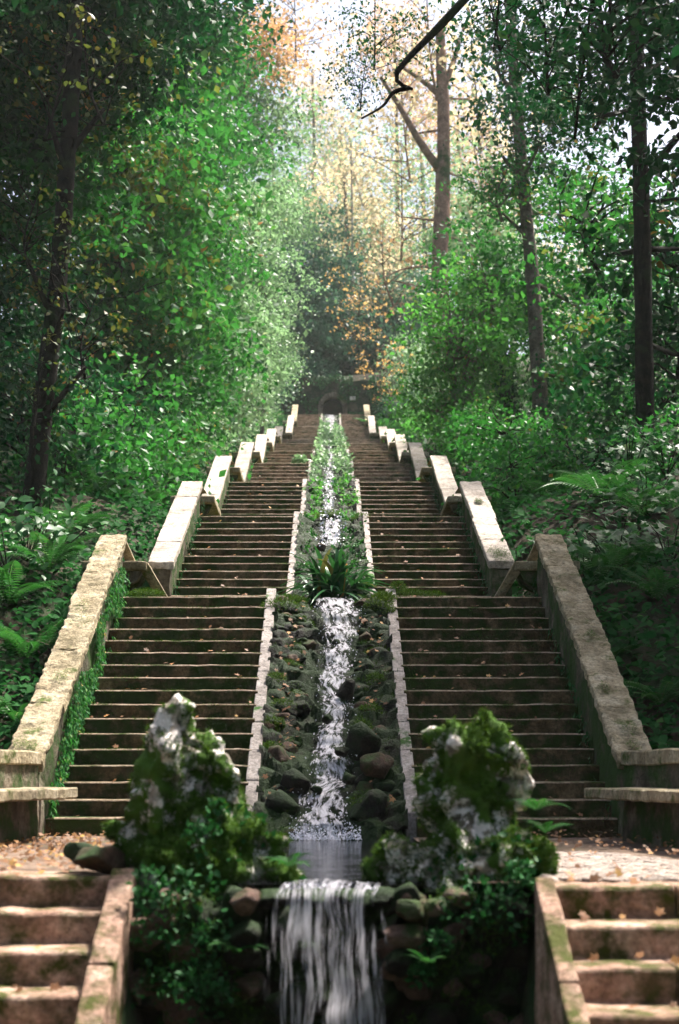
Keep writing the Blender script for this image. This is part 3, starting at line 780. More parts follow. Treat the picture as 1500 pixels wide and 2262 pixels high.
def drops(name, pts, size, rngd, label, parent=None):
    """spray: short slivers and drops of white water, one scatter"""
    pts = np.array(pts); n = len(pts)
    nr = np.tile((0, -1.0, 0.5), (n, 1)); d = np.tile((0, -0.3, -1.0), (n, 1))
    V, F, k = leaf_cloud(rngd, pts, size * rngd.uniform(0.4, 1.5, n), normal=nr, jitter=0.5, direc=d)
    return tag(link(name, tri_mesh(name, V, F), M['drops'], parent), label, None, None, 'stuff')

# first flight: the course drops over ledges, each with a steep face and a short run
rows = []; v = 0; prev = None; NR = 150
ysamp = np.linspace(1337, 1842, NR)
for j, yp in enumerate(ysamp):
    f_ = j / (NR - 1)
    Yl = 17.22 + (12.42 - 17.22) * f_
    Y = Yl + (0.05 * math.sin(f_ * 2 * math.pi * 9.0) + 0.1 * noise.noise(Vector((f_ * 17, 3, 1)))) * min(1, f_ * 8) * (1 if f_ < .97 else 0)
    a, b = course(yp)
    a += 7 * noise.noise(Vector((j * 0.23, 1, 0))); b += 7 * noise.noise(Vector((j * 0.21, 9, 0)))
    z = chan_z(0, Yl) + 0.03 - 0.1 * max(0, f_ - 0.97) / 0.03
    if j == 0: z = 2.66
    pa = Vector(((a - VX) * Yl / FPX, Y, z)); pb = Vector(((b - VX) * Yl / FPX, Y, z))
    if prev is not None: v += (pa - prev).length
    prev = pa
    rows.append((pa, pb, v))
sheet('waterfall', rows, 'foam', 'white cascade tumbling down the rocks of the first flight into the pool', 26)
rd = np.random.default_rng(5); pts = []
for _ in range(500):
    r_ = rows[rd.integers(len(rows))]; u = rd.beta(1.3, 1.3) * 1.16 - 0.08
    p = Vector(r_[0]).lerp(Vector(r_[1]), u) + Vector((rd.normal() * .02, -0.05 - abs(rd.normal()) * .03, abs(rd.normal()) * .035))
    pts.append(p)
for _ in range(800):
    pts.append(Vector((rd.uniform(-.36, .26), 12.42 - abs(rd.normal()) * .16, -0.02 + abs(rd.normal()) * .06)))
drops('spray', pts, 0.016, rd, 'white spray on the lower cascade')
# upper flights
def upper_fall(fi, f0, f1, wx, xo=0.0, dens=600, nm=''):
    rows = []; v = 0; prev = None
    y0, y1 = FL[fi][0], FL[fi][1]
    for j in range(50):
        f_ = f0 + (f1 - f0) * j / 49
        Yl = y1 + 0.1 + (y0 - y1) * f_; Y = Yl + 0.06 * math.sin(f_ * 6.283 * 6) + 0.06 * noise.noise(Vector((f_ * 13, fi, 1)))
        z = min(chan_z(fi, min(Yl, y1)), FL[fi][3]) + 0.03
        cx = xo + 0.1 * noise.noise(Vector((f_ * 4, fi * 3, 0))); ww = wx * (1 + 0.35 * noise.noise(Vector((f_ * 6, fi * 5, 7))))
        pa = Vector((cx - ww, Y, z)); pb = Vector((cx + ww, Y, z))
        if prev is not None: v += (pa - prev).length
        prev = pa; rows.append((pa, pb, v))
    sheet('waterfall', rows, 'foam', f'white water running down the channel of the {ORD[fi]} flight', 14)
    pts = []
    for _ in range(dens // 3):
        r_ = rows[rd.integers(len(rows))]; u = rd.random() * 1.1 - .05
        pts.append(Vector(r_[0]).lerp(Vector(r_[1]), u) + Vector((0, -0.05 - abs(rd.normal()) * .04, abs(rd.normal()) * .05)))
    drops('spray', pts, 0.035, rd, f'white spray in the channel of the {ORD[fi]} flight')
upper_fall(1, 0.0, 0.4, 0.19, 0.0)
upper_fall(2, 0.0, 0.95, 0.12, -0.05)
upper_fall(3, 0.0, 0.95, 0.12, -0.05)
for fi in (4, 5, 6, 7): upper_fall(fi, 0.0, 0.95, 0.075, -0.05, 120)
upper_fall(8, 0.0, 0.9, 0.28, -0.02, 700)

# pool and the curtain over its lip
V, F = [], []
for j in range(41):
    y = 7.32 + 5.28 * j / 40; hwp = 0.42 + 0.6 * min(1, (y - 7.32) / 0.8)
    for i in range(17):
        V.append((hwp * (2 * i / 16 - 1), y, -0.035 + 0.004 * noise.noise(Vector((i * .7, y * 6, 0)))))
for j in range(40):
    for i in range(16): F.append((j * 17 + i, j * 17 + i + 1, (j + 1) * 17 + i + 1, (j + 1) * 17 + i))
tag(link('pool_water', pymesh('pool_water', V, F, True), M['pool']), 'dark still pool between the two mossy crags', None, None, 'structure')
rows = []; v = 0
for j in range(70):
    f_ = j / 69
    if f_ < 0.12:
        q = f_ / 0.12; y = 7.36 - 0.26 * q; z = -0.03 - 0.05 * q * q; wd = 0.27 + 0.04 * q
    else:
        q = (f_ - 0.12) / 0.88; y = 7.10 - 0.12 * math.sqrt(q) ; z = -0.08 - 1.6 * q; wd = 0.31 - 0.01 * q
    rows.append(((-wd - 0.02, y, z), (wd - 0.02, y, z), v)); v += 0.02
sheet('waterfall', rows, 'curtain', 'thin water curtain falling over the pool lip below the crags', 40)
pts = []
pts += [Vector((rd.uniform(-.24, .24), 7.2 + rd.normal() * .04, -0.03 + rd.normal() * .008)) for _ in range(160)]
drops('spray', pts, 0.012, rd, 'drops in front of the lower water curtain')

# ------------------------------------------------------------------ lower terrace, lower steps, rock wall under the pool
for side in (-1, 1):
    lname = 'left' if side < 0 else 'right'
    yt = 7.44 if side < 0 else 6.97
    zt = 0.0 if side < 0 else -0.015
    x0, x1 = (1.02, 1.15) if side < 0 else (1.0, 1.095)
    e = thing('lower_steps', f'{"chipped pink" if side < 0 else "moss-stained"} stone steps in the bottom {lname} corner below the terrace', 'steps', (side * 2.2, yt, -0.6))
    L = 2.2; r_, t_ = 0.163, 0.29
    for k in range(7):
        xs_ = -x1 - L + 0.02 if side < 0 else x1 - 0.02
        ja = L * random.choice((0.3, 0.72, 0.78) if side < 0 else (0.22, 0.28, 0.6))
        for q0, q1 in ((0, ja - 0.005), (ja + 0.005, L)):
            me = step_mesh('step_mesh', q1 - q0, r_, t_, 90 + k + (side > 0) * 20 + q0 * 7, 0.9, 0.02)
            me.materials.clear(); me.materials.append(M['step_near']); me.materials.append(M['step_near'])
            bevel(link('step', me, None, e, (xs_ + q0, yt - k * t_ + random.uniform(-.006, .006), zt - k * r_ + random.uniform(-.004, .004))), 0.005, 1)
    # sloping curb
    nb = 3; sl = r_ / t_
    for i in range(nb):
        a = yt + 0.02 - (2.2) * i / nb - 0.004; b = yt + 0.02 - 2.2 * (i + 1) / nb + 0.004
        tp = lambda y: zt + 0.035 - (yt - y) * sl
        sec = lambda y: ring([(side * x0, y, tp(y) - 1.2), (side * x1, y, tp(y) - 1.2), (side * x1, y, tp(y)), (side * x0, y, tp(y))], 0.09)
        o = bevel(link('curb_block', fix_normals(pymesh('curb_block', *loft(sec(a), sec(b), 8, 0.01, i + side * 3, 9.0))), M['step_near'], e), 0.012, 2)
        o['label'] = 'sloping curb stone beside the water'
    # terrace top
    V, F = [], []; nu, nv = 22, 40
    for j in range(nv + 1):
        y = yt + 0.25 + (12.6 - yt - 0.25) * j / nv
        for i in range(nu + 1):
            x = side * (0.72 + (3.3 - 0.72) * i / nu)
            V.append((x, y, zt - 0.004 + 0.012 * noise.noise(Vector((x * 4, y * 4, 0)))))
    for j in range(nv):
        for i in range(nu): F.append((j * (nu + 1) + i, j * (nu + 1) + i + 1, (j + 1) * (nu + 1) + i + 1, (j + 1) * (nu + 1) + i))
    o = link('pavement', fix_normals(pymesh('terrace', V, F, True)), M['terrace'])
    tag(o, f'earthy {"leaf-strewn" if side < 0 else "cobbled"} terrace on the {lname} of the pool', None, None, 'structure')
    if side > 0:
        cobs = [rock_mesh('cobble_mesh', 50 + s, 2, 0.1, 0.9, 0.5, 5) for s in range(4)]
        k = 0
        for j in range(26):
            for i in range(11):
                x = 1.12 + i * 0.105 + (0.05 if j % 2 else 0) + random.uniform(-.008, .008); y = 7.27 + j * 0.102 + random.uniform(-.008, .008)
                if x > 1.15 + 1.15 * (1 - (y - 7.2) / 4.5) + 0.25: continue
                link('cobble', cobs[random.randrange(4)], M['cobble'], o, (x, y, zt - 0.004), (0, 0, random.uniform(0, 6)), (0.052, 0.05, 0.034 + random.uniform(-.004, .006)))

# rock face under the pool, with stones
V, F = [], []; nu, nv = 40, 26
for j in range(nv + 1):
    z = -1.8 + 1.72 * j / nv
    for i in range(nu + 1):
        x = -1.02 + 2.04 * i / nu
        V.append((x, 7.36 + 0.1 * noise.noise(Vector((x * 4, z * 4, 3))) + 0.05 * noise.noise(Vector((x * 11, z * 11, 3))), z))
for j in range(nv):
    for i in range(nu): F.append((j * (nu + 1) + i, j * (nu + 1) + i + 1, (j + 1) * (nu + 1) + i + 1, (j + 1) * (nu + 1) + i))
face = tag(link('rock_wall', pymesh('rock_wall', V, F), M['rock']), 'dark wet rubble wall under the pool lip', 'rock wall')
for k in range(120):
    x = rs.uniform(-1.0, 1.0); z = rs.uniform(-1.5, -0.1)
    s = rs.uniform(0.05, 0.12)
    if abs(x) < 0.36 and z > -0.16: continue
    mt = M['rock'] if (abs(x) < 0.34 or rs.random() < 0.4) else M['rock_red']
    link('stone', ROCKS[rs.integers(6)], mt, face, (x, 7.27 - rs.random() * 0.03, z), (rs.uniform(-.4, .4), rs.uniform(-.4, .4), rs.uniform(0, 6)), (s * 1.25, s * 0.8, s * 0.8))
for (px, py, s, mt) in ((545, 1990, 0.10, 'rock_red'), (900, 2012, 0.09, 'rock_red'), (905, 2065, 0.09, 'rock_red'), (545, 2065, 0.12, 'rock'), (890, 2130, 0.1, 'rock'),
                        (880, 2140, 0.08, 'rock_brown'), (540, 2110, 0.1, 'rock'), (690, 2100, 0.1, 'rock'), (760, 2170, 0.1, 'rock'), (700, 2200, 0.12, 'rock')):
    p = PW(px, py, 7.15); link('stone', ROCKS[px % 6], M[mt], face, p, (0.1, 0, px), (s * 1.3, s * 0.8, s * 0.75))
for (lx, lw, lz) in ((-.27, .13, -.1), (-.1, .14, -.105), (.09, .13, -.1), (.26, .13, -.105)):
    link('stone', ROCKS[int(lx * 100) % 6], M['rock'], face, (lx, 7.3, lz), (.1, .05, lx * 5), (lw, .13, .055))

# ------------------------------------------------------------------ the two crags beside the pool
def crag_mesh(name, blobs, seed, voxel=0.024, amp=0.11):
    b = bmesh.new()
    for (x, y, z, rx, ry, rz, tx) in blobs:
        r_ = bmesh.ops.create_icosphere(b, subdivisions=3, radius=1.0)
        for v in r_['verts']:
            c = v.co; v.co = Vector((x + c.x * rx + c.z * tx, y + c.y * ry, z + c.z * rz))
    me = bpy.data.meshes.new(name); b.to_mesh(me); b.free()
    o = bpy.data.objects.new('tmp', me); COL.objects.link(o)
    md = o.modifiers.new('r', 'REMESH'); md.mode = 'VOXEL'; md.voxel_size = voxel
    dg = bpy.context.evaluated_depsgraph_get(); ev = bpy.data.meshes.new_from_object(o.evaluated_get(dg))
    bpy.data.objects.remove(o); bpy.data.meshes.remove(me)
    n = len(ev.vertices); co = np.empty(n * 3); ev.vertices.foreach_get('co', co); co = co.reshape(-1, 3)
    nr = np.empty(n * 3); ev.vertices.foreach_get('normal', nr); nr = nr.reshape(-1, 3)
    for i in range(n):
        p = Vector(co[i]); q = Vector((p.x * 5, p.y * 5, p.z * 3.0)) + Vector((seed * 9, 0, 0))
        d = noise.fractal(q, 0.7, 2.2, 6) * amp * 0.8 - abs(noise.noise(q * 1.1)) * amp * 0.9 - max(0, noise.noise(q * 2.3 + Vector((0, 5, 0))) - 0.25) * amp * 1.6
        co[i] += nr[i] * d
    ev.vertices.foreach_set('co', co.ravel()); ev.update()
    ev.polygons.foreach_set('use_smooth', [True] * len(ev.polygons))
    return ev, co, nr

def moss_on(parent, co, nr, n, rngm, fn, size=0.03, mat='moss', name='moss', tpl=BLADE):
    idx = rngm.integers(0, len(co), n * 3)
    keep = [i for i in idx if fn(co[i], nr[i])][:n]
    pos = co[keep] - nr[keep] * 0.004
    tint = np.clip(rngm.normal(0.45, 0.25, len(keep)), 0, 1)
    me = leaf_mesh(name, rngm, pos, size * rngm.uniform(0.6, 1.5, len(keep)), tint, normal=rngm.normal(size=(len(keep), 3)), jitter=0.5, direc=nr[keep] * 1.5 + np.array((0, -.3, -.3)), tpl=tpl)
    return tag(link(name, me, M[mat], parent), kind='stuff')

def pxblob(px, py, Y, rx, ry, rz, tx=0.0):
    p = PW(px, py, Y); return (p.x, p.y, p.z, rx, ry, rz, tx)
Yc = 7.72
BL = [pxblob(398, 1625, Yc, .11, .13, .20, -.02), pxblob(375, 1700, Yc, .17, .17, .24, .02), pxblob(465, 1690, Yc, .13, .15, .18, -.03), pxblob(505, 1745, Yc, .09, .13, .16),
      pxblob(345, 1790, Yc, .15, .18, .22), pxblob(440, 1810, Yc, .25, .2, .25), pxblob(520, 1850, Yc - .05, .18, .18, .16), pxblob(585, 1858, Yc - .05, .13, .12, .06),
      pxblob(330, 1870, Yc, .17, .18, .16), pxblob(285, 1830, Yc + .1, .13, .12, .05), pxblob(430, 1930, Yc - .12, .3, .22, .24), pxblob(560, 1930, Yc - .1, .22, .18, .16), pxblob(630, 1925, Yc - .1, .1, .14, .1),
      pxblob(400, 2050, Yc - .25, .22, .2, .28), pxblob(390, 1585, Yc, .07, .09, .1)]
BRr = [pxblob(1065, 1640, Yc, .13, .14, .20), pxblob(1000, 1680, Yc, .13, .15, .22), pxblob(1115, 1680, Yc, .11, .13, .16), pxblob(1155, 1720, Yc, .05, .09, .18), pxblob(985, 1770, Yc, .13, .16, .22),
       pxblob(1060, 1790, Yc, .22, .18, .2), pxblob(1040, 1900, Yc - .15, .27, .22, .2), pxblob(1120, 1880, Yc - .2, .19, .18, .16), pxblob(960, 1930, Yc - .1, .16, .18, .2), pxblob(870, 1890, Yc - .1, .11, .12, .14),
       pxblob(850, 1930, Yc - .1, .1, .13, .1), pxblob(1190, 1900, Yc - .05, .11, .14, .16), pxblob(1020, 1990, Yc - .2, .26, .2, .18), pxblob(1070, 1600, Yc, .09, .1, .12), pxblob(900, 1960, Yc - .1, .16, .16, .12)]
rm = np.random.default_rng(21)
CR = {}
for side, bl, lab in ((-1, BL, 'tall pale lichened crag of mossy rock beside the pool, left of the water'), (1, BRr, 'squat shaggy crag of mossy rock beside the pool, right of the water')):
    me, co, nr = crag_mesh('crag', bl, 3 + side)
    e = thing('mossy_crag', lab, 'rock', (side * 0.75, Yc, -0.1), 'crags flanking the pool')
    link('rock_body', me, M['crag'], e)
    CR[side] = (e, co, nr)
    cut = 0.46
    moss_on(e, co, nr, 22000, rm, lambda p, n: n[1] < 0.5 and (noise.noise(Vector((p[0] * 4.5, p[1] * 4.5, p[2] * 2.5))) + noise.noise(Vector(p) * 9) * 0.5 + (0.3 - p[2]) * 0.7 + n[2] * 0.25) > (-0.08 if side < 0 else -0.2), 0.026)
    moss_on(e, co, nr, 350, rm, lambda p, n: n[1] < 0.3 and p[2] < 0.35 and noise.noise(Vector(p) * 4 + Vector((5, 0, 0))) > 0.2, 0.05, 'ivy', 'creeper', OVAL)
# single stones on the left terrace corner
for (px, py, Y, s, zs, lab) in ((225, 1900, 7.62, 0.115, .75, 'rounded brown stone on the corner of the left terrace'), (180, 1888, 7.75, 0.085, .9, 'small mossy stone behind the brown stone on the left terrace')):
    p = PW(px, py, Y); o = link('loose_stone', ROCKS[px % 6], M['rock_brown' if s > .1 else 'rock'], None, p, (0, 0, 1), (s * 1.3, s, s * zs)); tag(o, lab, 'stone')

# ------------------------------------------------------------------ arch wall at the top of the stairs
AY = 77.8
aw = thing('arch_wall', 'ivy-dark stone wall with an arched tunnel mouth at the top of the stairs', 'wall', (0, AY, 19.5))
acx = PW(735, 0, AY).x; ar = 0.56; zs0 = 19.5; zsp = zs0 + 1.2
xl, xr_ = PW(628, 0, AY).x, PW(900, 0, AY).x; ztop = PW(0, 842, AY).z
arc = [(acx - ar, zs0 - 0.6)] + [(acx + ar * math.cos(a), zsp + ar * math.sin(a)) for a in np.linspace(math.pi, 0, 15)] + [(acx + ar, zs0 - 0.6)]
oc = []
for (x, z) in arc:
    oc.append((x, z))
V, F = [], []
na = len(arc)
outer = [(xl, zs0 - 0.6)] + [(xl + (xr_ - xl) * i / 14, ztop + 0.25 * noise.noise(Vector((i * .6, 0, 2)))) for i in range(15)] + [(xr_, zs0 - 0.6)]
NRG = 8
for k in range(NRG + 1):
    for (a, b) in zip(arc, outer):
        x = a[0] + (b[0] - a[0]) * k / NRG; z = a[1] + (b[1] - a[1]) * k / NRG
        V.append((x, AY + (0.06 * noise.noise(Vector((x * 2, z * 2, 0))) if k else 0), z))
for k in range(NRG):
    for i in range(na - 1): F.append((k * na + i, k * na + i + 1, (k + 1) * na + i + 1, (k + 1) * na + i))
base = len(V)
for (a, b) in arc: V.append((a, AY + 5.0, b))
TV, TF = [(a, AY + 0.25, b) for a, b in arc] + [(a, AY + 5.0, b) for a, b in arc], [(i, na + i, na + i + 1, i + 1) for i in range(na - 1)]
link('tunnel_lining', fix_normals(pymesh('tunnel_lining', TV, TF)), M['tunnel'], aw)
tb = len(V)
for (a, b) in outer: V.append((a, AY + 1.2, b))
for i in range(na - 1): F.append((NRG * na + i, NRG * na + i + 1, tb + i + 1, tb + i))
link('wall_face', fix_normals(pymesh('wall_face', V, F)), M['arch_wall'], aw)
link('tunnel_back', pymesh('tunnel_back', [(a, AY + 4.9, b) for a, b in arc], [tuple(range(na))]), M['tunnel'], aw)  # flat dark sheet standing in for the tunnel's deep shade
for i in range(13):
    a0, a1 = math.pi * (1 - i / 13) - 0.015, math.pi * (1 - (i + 1) / 13) + 0.015
    r0, r1 = ar - 0.01, ar + 0.24 + random.uniform(-.02, .03)
    A = [(acx + r * math.cos(a), AY - 0.07, zsp + r * math.sin(a)) for r, a in ((r0, a0), (r1, a0), (r1, a1), (r0, a1))]
    B = [(p[0], AY + 0.3, p[2]) for p in A]
    link('arch_stone', fix_normals(pymesh('arch_stone', *loft(A, B, 1))), M['arch_stone'], aw)
for sx in (-1, 1):
    for k in range(4):
        xa = acx + sx * (ar - 0.01); xb = acx + sx * (ar + 0.24)
        A = [(xa, AY - 0.07, zs0 - .1 + k * .36), (xb, AY - 0.07, zs0 - .1 + k * .36), (xb, AY - 0.07, zs0 + .25 + k * .36), (xa, AY - 0.07, zs0 + .25 + k * .36)]
        link('jamb_stone', fix_normals(pymesh('jamb_stone', *loft(A, [(p[0], AY + .3, p[2]) for p in A], 1))), M['arch_stone'], aw)
c = PW(779, 881, AY)
bevel(tag(link('plaque', slab_box(c.x - .15, c.x + .15, AY - .14, AY - .08, c.z - .1, c.z + .1, 1, 0), M['plaque'], aw), 'small white stone plaque'), 0.01)
rw = np.random.default_rng(8)
def wallfn(u, v):
    x = xl + (xr_ - xl) * u; z = zs0 + (ztop + 0.3 - zs0) * v
    if (x - acx) ** 2 + (z - zsp) ** 2 < 0.72 or (abs(x - acx) < 0.85 and z < zsp): return None
    if noise.noise(Vector((x * .9, z * .9, 3))) < -0.1: return None
    return ((x, AY - 0.05, z), (0, -1, 0.3))
ivy_on(aw, wallfn, 5200, rw, 0.13)

# ------------------------------------------------------------------ foliage stock
def crown_stock(seed, rx, rz, ncl, per, leaf, clr, flat=0.35, tpl=LEAF, up=0.45):
    r_ = np.random.default_rng(seed)
    d = unit(r_.normal(size=(ncl, 3))); rad = r_.random(ncl) ** (1 / 2.4)
    cen = d * rad[:, None] * np.array((rx, rx, rz))
    k = r_.poisson(per, ncl)
    idx = np.repeat(np.arange(ncl), k)
    off = r_.normal(size=(len(idx), 3)) * clr * np.array((1, 1, flat))
    rr = np.hypot(off[:, 0], off[:, 1]); off[:, 2] -= 0.25 * rr * rr / clr
    pos = cen[idx] + off
    tint = np.clip(r_.normal(0.42, 0.13, ncl)[idx] + r_.normal(0, 0.17, len(idx)), 0, 1)
    me = leaf_mesh('crown', r_, pos, leaf * r_.uniform(0.8, 1.25, ncl)[idx] * r_.uniform(0.5, 1.4, len(idx)), tint, normal=np.tile((0, 0, up), (len(idx), 1)), jitter=1.0, tpl=tpl)
    tw = []
    ax = smooth_path([(0, 0, -rz * .8), (r_.normal() * .2, r_.normal() * .2, -rz * .2), (r_.normal() * .3, r_.normal() * .3, rz * .8)], 9)
    tw.append(tube(ax, [0.05 - .005 * i for i in range(9)], 5))
    for c in cen[::max(1, ncl // 16)]:
        c = Vector(c); zz = c.z - 0.35 * math.hypot(c.x, c.y) - .2
        st = min(ax, key=lambda q: abs(q.z - zz))
        m1 = st.lerp(c, .4) + Vector((r_.normal() * .18, r_.normal() * .18, .12 + r_.normal() * .1)); m2 = st.lerp(c, .75) + Vector((r_.normal() * .15, r_.normal() * .15, .1))
        tw.append(tube(smooth_path([st, m1, m2, c], 8), [0.022 - .0023 * i for i in range(8)], 4))
    tm = pymesh('branch', *join(tw))
    return me, tm
STOCK = {
    'dense': [crown_stock(s, 3.0, 2.4, 58, 130, 0.22, 0.62, 0.26) for s in (1, 2, 3)],
    'open': [crown_stock(s, 3.0, 2.2, 36, 84, 0.22, 0.56, 0.26) for s in (11, 12, 13)],
    'fine': [crown_stock(s, 2.6, 2.4, 60, 110, 0.18, 0.48, 0.3) for s in (21, 22)],
    'big': [crown_stock(s, 2.6, 2.0, 56, 80, 0.24, 0.55) for s in (31, 32)],
    'far': [crown_stock(s, 4.0, 5.0, 46, 60, 0.3, 0.9) for s in (41, 42, 43)],
    'bush': [crown_stock(s, 1.25, 1.05, 34, 46, 0.13, 0.34, 0.35) for s in (61, 62, 63)],
    'few': [crown_stock(s, 1.9, 1.9, 15, 14, 0.16, 0.3, tpl=OVAL) for s in (71, 72)],
    'sparse': [crown_stock(s, 2.6, 2.6, 34, 26, 0.17, 0.5) for s in (51, 52)],
}

def pick(stock, sc):
    if sc < 0.6 and stock in ('dense', 'open', 'fine', 'big'):
        return 'bush', sc * (2.1 if stock == 'fine' else 2.4)
    return stock, sc

def tree(name, label, path, r0, r1, crowns, bark='bark', group=None, cat='tree', seg=10, ivy=0, limbs=()):
    path = [Vector(p) for p in path]
    e = thing(name, label, cat, path[0], group)
    n = max(6, len(path) * 5)
    sp = smooth_path(path, n)
    rad = [r0 + (r1 - r0) * i / (n - 1) for i in range(n)]
    rad[0] *= 1.35
    parts = [tube(sp, rad, seg, 0.18, random.random() * 9)]
    tk = link('trunk', pymesh('trunk', *join(parts), True), M[bark], e)
    for lp, ra, rb in limbs:
        q = smooth_path(lp, 12)
        link('limb', pymesh('limb', *tube(q, [ra + (rb - ra) * i / 11 for i in range(12)], 7, 0.2, random.random() * 5), True), M[bark], tk)
    for (c, stock, sc, mat) in crowns:
        stock, sc = pick(stock, sc)
        c = Vector(c); k = random.randrange(len(STOCK[stock])); me, tm = STOCK[stock][k]
        rot = (random.uniform(-.15, .15), random.uniform(-.15, .15), random.uniform(0, 6.28))
        o = link('crown', me, M[mat], e, c, rot, sc)
        link('branch', tm, M[bark], o, (0, 0, 0), local=True)
        # limb from the trunk to the crown
        best = min(sp, key=lambda p: (p - (c - Vector((0, 0, 1.4)))).length)
        lps = [p for lp, ra, rb_ in limbs for p in smooth_path(lp, 12)]
        thin = 1.0
        if lps:
            b2 = min(lps, key=lambda p: (p - c).length)
            if (b2 - c).length < (best - c).length - 1.0: best = b2; thin = 0.2
        if (best - c).length > 0.8:
            q = smooth_path([best, best.lerp(c, 0.5) + Vector((0, 0, -0.3)), c - Vector((0, 0, 0.6))], 8)
            rr = min(r1, 0.055) * thin + 0.004
            link('limb', pymesh('limb', *tube(q, [rr * (1 - 0.07 * i) for i in range(8)], 6, 0.1), True), M[bark], tk)
    if ivy:
        ri = np.random.default_rng(int(abs(path[0].x) * 100))
        pos, nr = [], []
        for _ in range(ivy):
            i = int(ri.beta(1, 1.6) * (n - 1)); p = sp[i].lerp(sp[min(i + 1, n - 1)], ri.random()); th = ri.random() * 6.283
            dd = Vector((math.cos(th), math.sin(th), 0)); pos.append(p + dd * (rad[i] + 0.03 + abs(ri.normal()) * 0.08)); nr.append(dd)
        pos = np.array(pos); nr = np.array(nr)
        me = leaf_mesh('ivy', ri, pos, 0.1 * ri.uniform(.6, 1.4, len(pos)), np.clip(ri.normal(.4, .25, len(pos)), 0, 1), normal=nr, jitter=.8, direc=np.tile((0, 0, -1.), (len(pos), 1)), tpl=OVAL)
        tag(link('ivy', me, M['ivy'], e), kind='stuff')
    return e

def ground_at(px, Y):
    x = (px - VX) * Y / FPX
    return Vector((x, Y, gz(x, Y) - 0.15))

# ------------------------------------------------------------------ trees on the left
T = tree
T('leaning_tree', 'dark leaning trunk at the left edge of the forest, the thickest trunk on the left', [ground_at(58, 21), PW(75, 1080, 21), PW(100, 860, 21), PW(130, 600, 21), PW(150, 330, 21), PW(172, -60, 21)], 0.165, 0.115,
  [(PW(100, 60, 22.5), 'dense', 0.6, 'leaf_shaded'), (PW(230, -40, 23), 'dense', 0.65, 'leaf_shaded'), (PW(140, 590, 20.6), 'few', .45, 'leaf_olive'), (PW(60, 480, 20.6), 'few', .5, 'leaf_olive'), (PW(110, 170, 20.6), 'few', .6, 'leaf_olive'), (PW(70, 850, 20.6), 'few', .4, 'leaf_olive'), (PW(190, 720, 21), 'few', .5, 'leaf_olive'), (PW(230, 150, 21), 'few', .6, 'leaf_olive')], 'bark', ivy=500)
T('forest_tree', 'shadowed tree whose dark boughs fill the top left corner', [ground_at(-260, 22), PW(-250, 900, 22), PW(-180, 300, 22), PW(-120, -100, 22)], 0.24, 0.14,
  [(PW(-20, 100, 23), 'dense', .7, 'leaf_shaded'), (PW(10, 380, 24), 'dense', .62, 'leaf'), (PW(-60, 660, 24), 'open', .6, 'leaf_shaded'), (PW(190, 190, 25), 'open', .62, 'leaf')], 'bark')
T('forest_tree', 'leafy green tree just right of the leaning dark trunk', [ground_at(240, 33), PW(245, 800, 33), PW(262, 400, 33), PW(270, 150, 33)], 0.16, 0.09,
  [(PW(300, 420, 33), 'dense', .85, 'leaf'), (PW(240, 640, 32), 'dense', .8, 'leaf'), (PW(330, 760, 34), 'dense', .75, 'leaf'), (PW(140, 760, 31), 'dense', .65, 'leaf_shaded'), (PW(310, 230, 35), 'open', .9, 'leaf'), (PW(230, 500, 31), 'few', 1.2, 'leaf_olive'), (PW(200, 330, 31), 'open', .7, 'leaf_olive')], 'bark')
T('forest_tree', 'ivy-dark slim trunk among leaves behind the second left parapet', [ground_at(372, 40), PW(362, 800, 40), PW(358, 500, 40), PW(350, 250, 40)], 0.17, 0.1,
  [(PW(380, 560, 40), 'dense', .75, 'leaf'), (PW(450, 730, 41), 'open', .8, 'leaf_light'), (PW(470, 480, 43), 'open', .7, 'leaf_light'), (PW(370, 300, 42), 'dense', .8, 'leaf'), (PW(420, 140, 43), 'open', .7, 'leaf'), (PW(390, 880, 39), 'fine', .7, 'leaf')], 'bark', ivy=500)
T('forest_tree', 'pale-leaved tree leaning over the left side of the upper flights', [ground_at(430, 47), PW(436, 880, 47), PW(445, 600, 47), PW(455, 330, 47)], 0.14, 0.08,
  [(PW(500, 580, 47), 'open', .75, 'leaf_light'), (PW(560, 440, 48), 'open', .6, 'leaf_light'), (PW(480, 690, 46), 'dense', .62, 'leaf_light'), (PW(590, 610, 49), 'open', .62, 'leaf_light'), (PW(545, 760, 48), 'fine', .65, 'leaf_light'), (PW(490, 850, 46), 'fine', .65, 'leaf_light'), (PW(470, 300, 47), 'open', .8, 'leaf')], 'bark_grey')
T('forest_tree', 'tall thin-leaved tree with rusty top leaves left of the sky gap', [ground_at(500, 58), PW(510, 700, 58), PW(525, 350, 58), PW(540, 0, 58)], 0.2, 0.08,
  [(PW(580, 270, 58), 'open', .8, 'leaf_light'), (PW(560, 100, 57), 'open', .8, 'leaf_rust'), (PW(650, 30, 60), 'sparse', 1.0, 'leaf_rust'), (PW(590, 460, 60), 'open', .75, 'leaf_light'), (PW(500, 170, 58), 'open', .9, 'leaf_light')], 'bark_grey')
T('forest_tree', 'small bright tree above the fifth left parapet', [ground_at(575, 60), PW(585, 850, 60), PW(590, 650, 60)], 0.1, 0.06,
  [(PW(575, 700, 60), 'fine', .75, 'leaf_light'), (PW(510, 820, 58), 'fine', .7, 'leaf_light'), (PW(575, 800, 64), 'fine', .6, 'leaf_light')], 'bark_grey')
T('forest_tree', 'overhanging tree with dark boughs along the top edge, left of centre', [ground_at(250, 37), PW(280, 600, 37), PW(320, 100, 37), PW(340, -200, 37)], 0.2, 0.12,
  [(PW(390, 60, 37), 'dense', .7, 'leaf'), (PW(480, -30, 38), 'open', .55, 'leaf_shaded'), (PW(300, -60, 36), 'dense', .9, 'leaf_shaded')], 'bark')
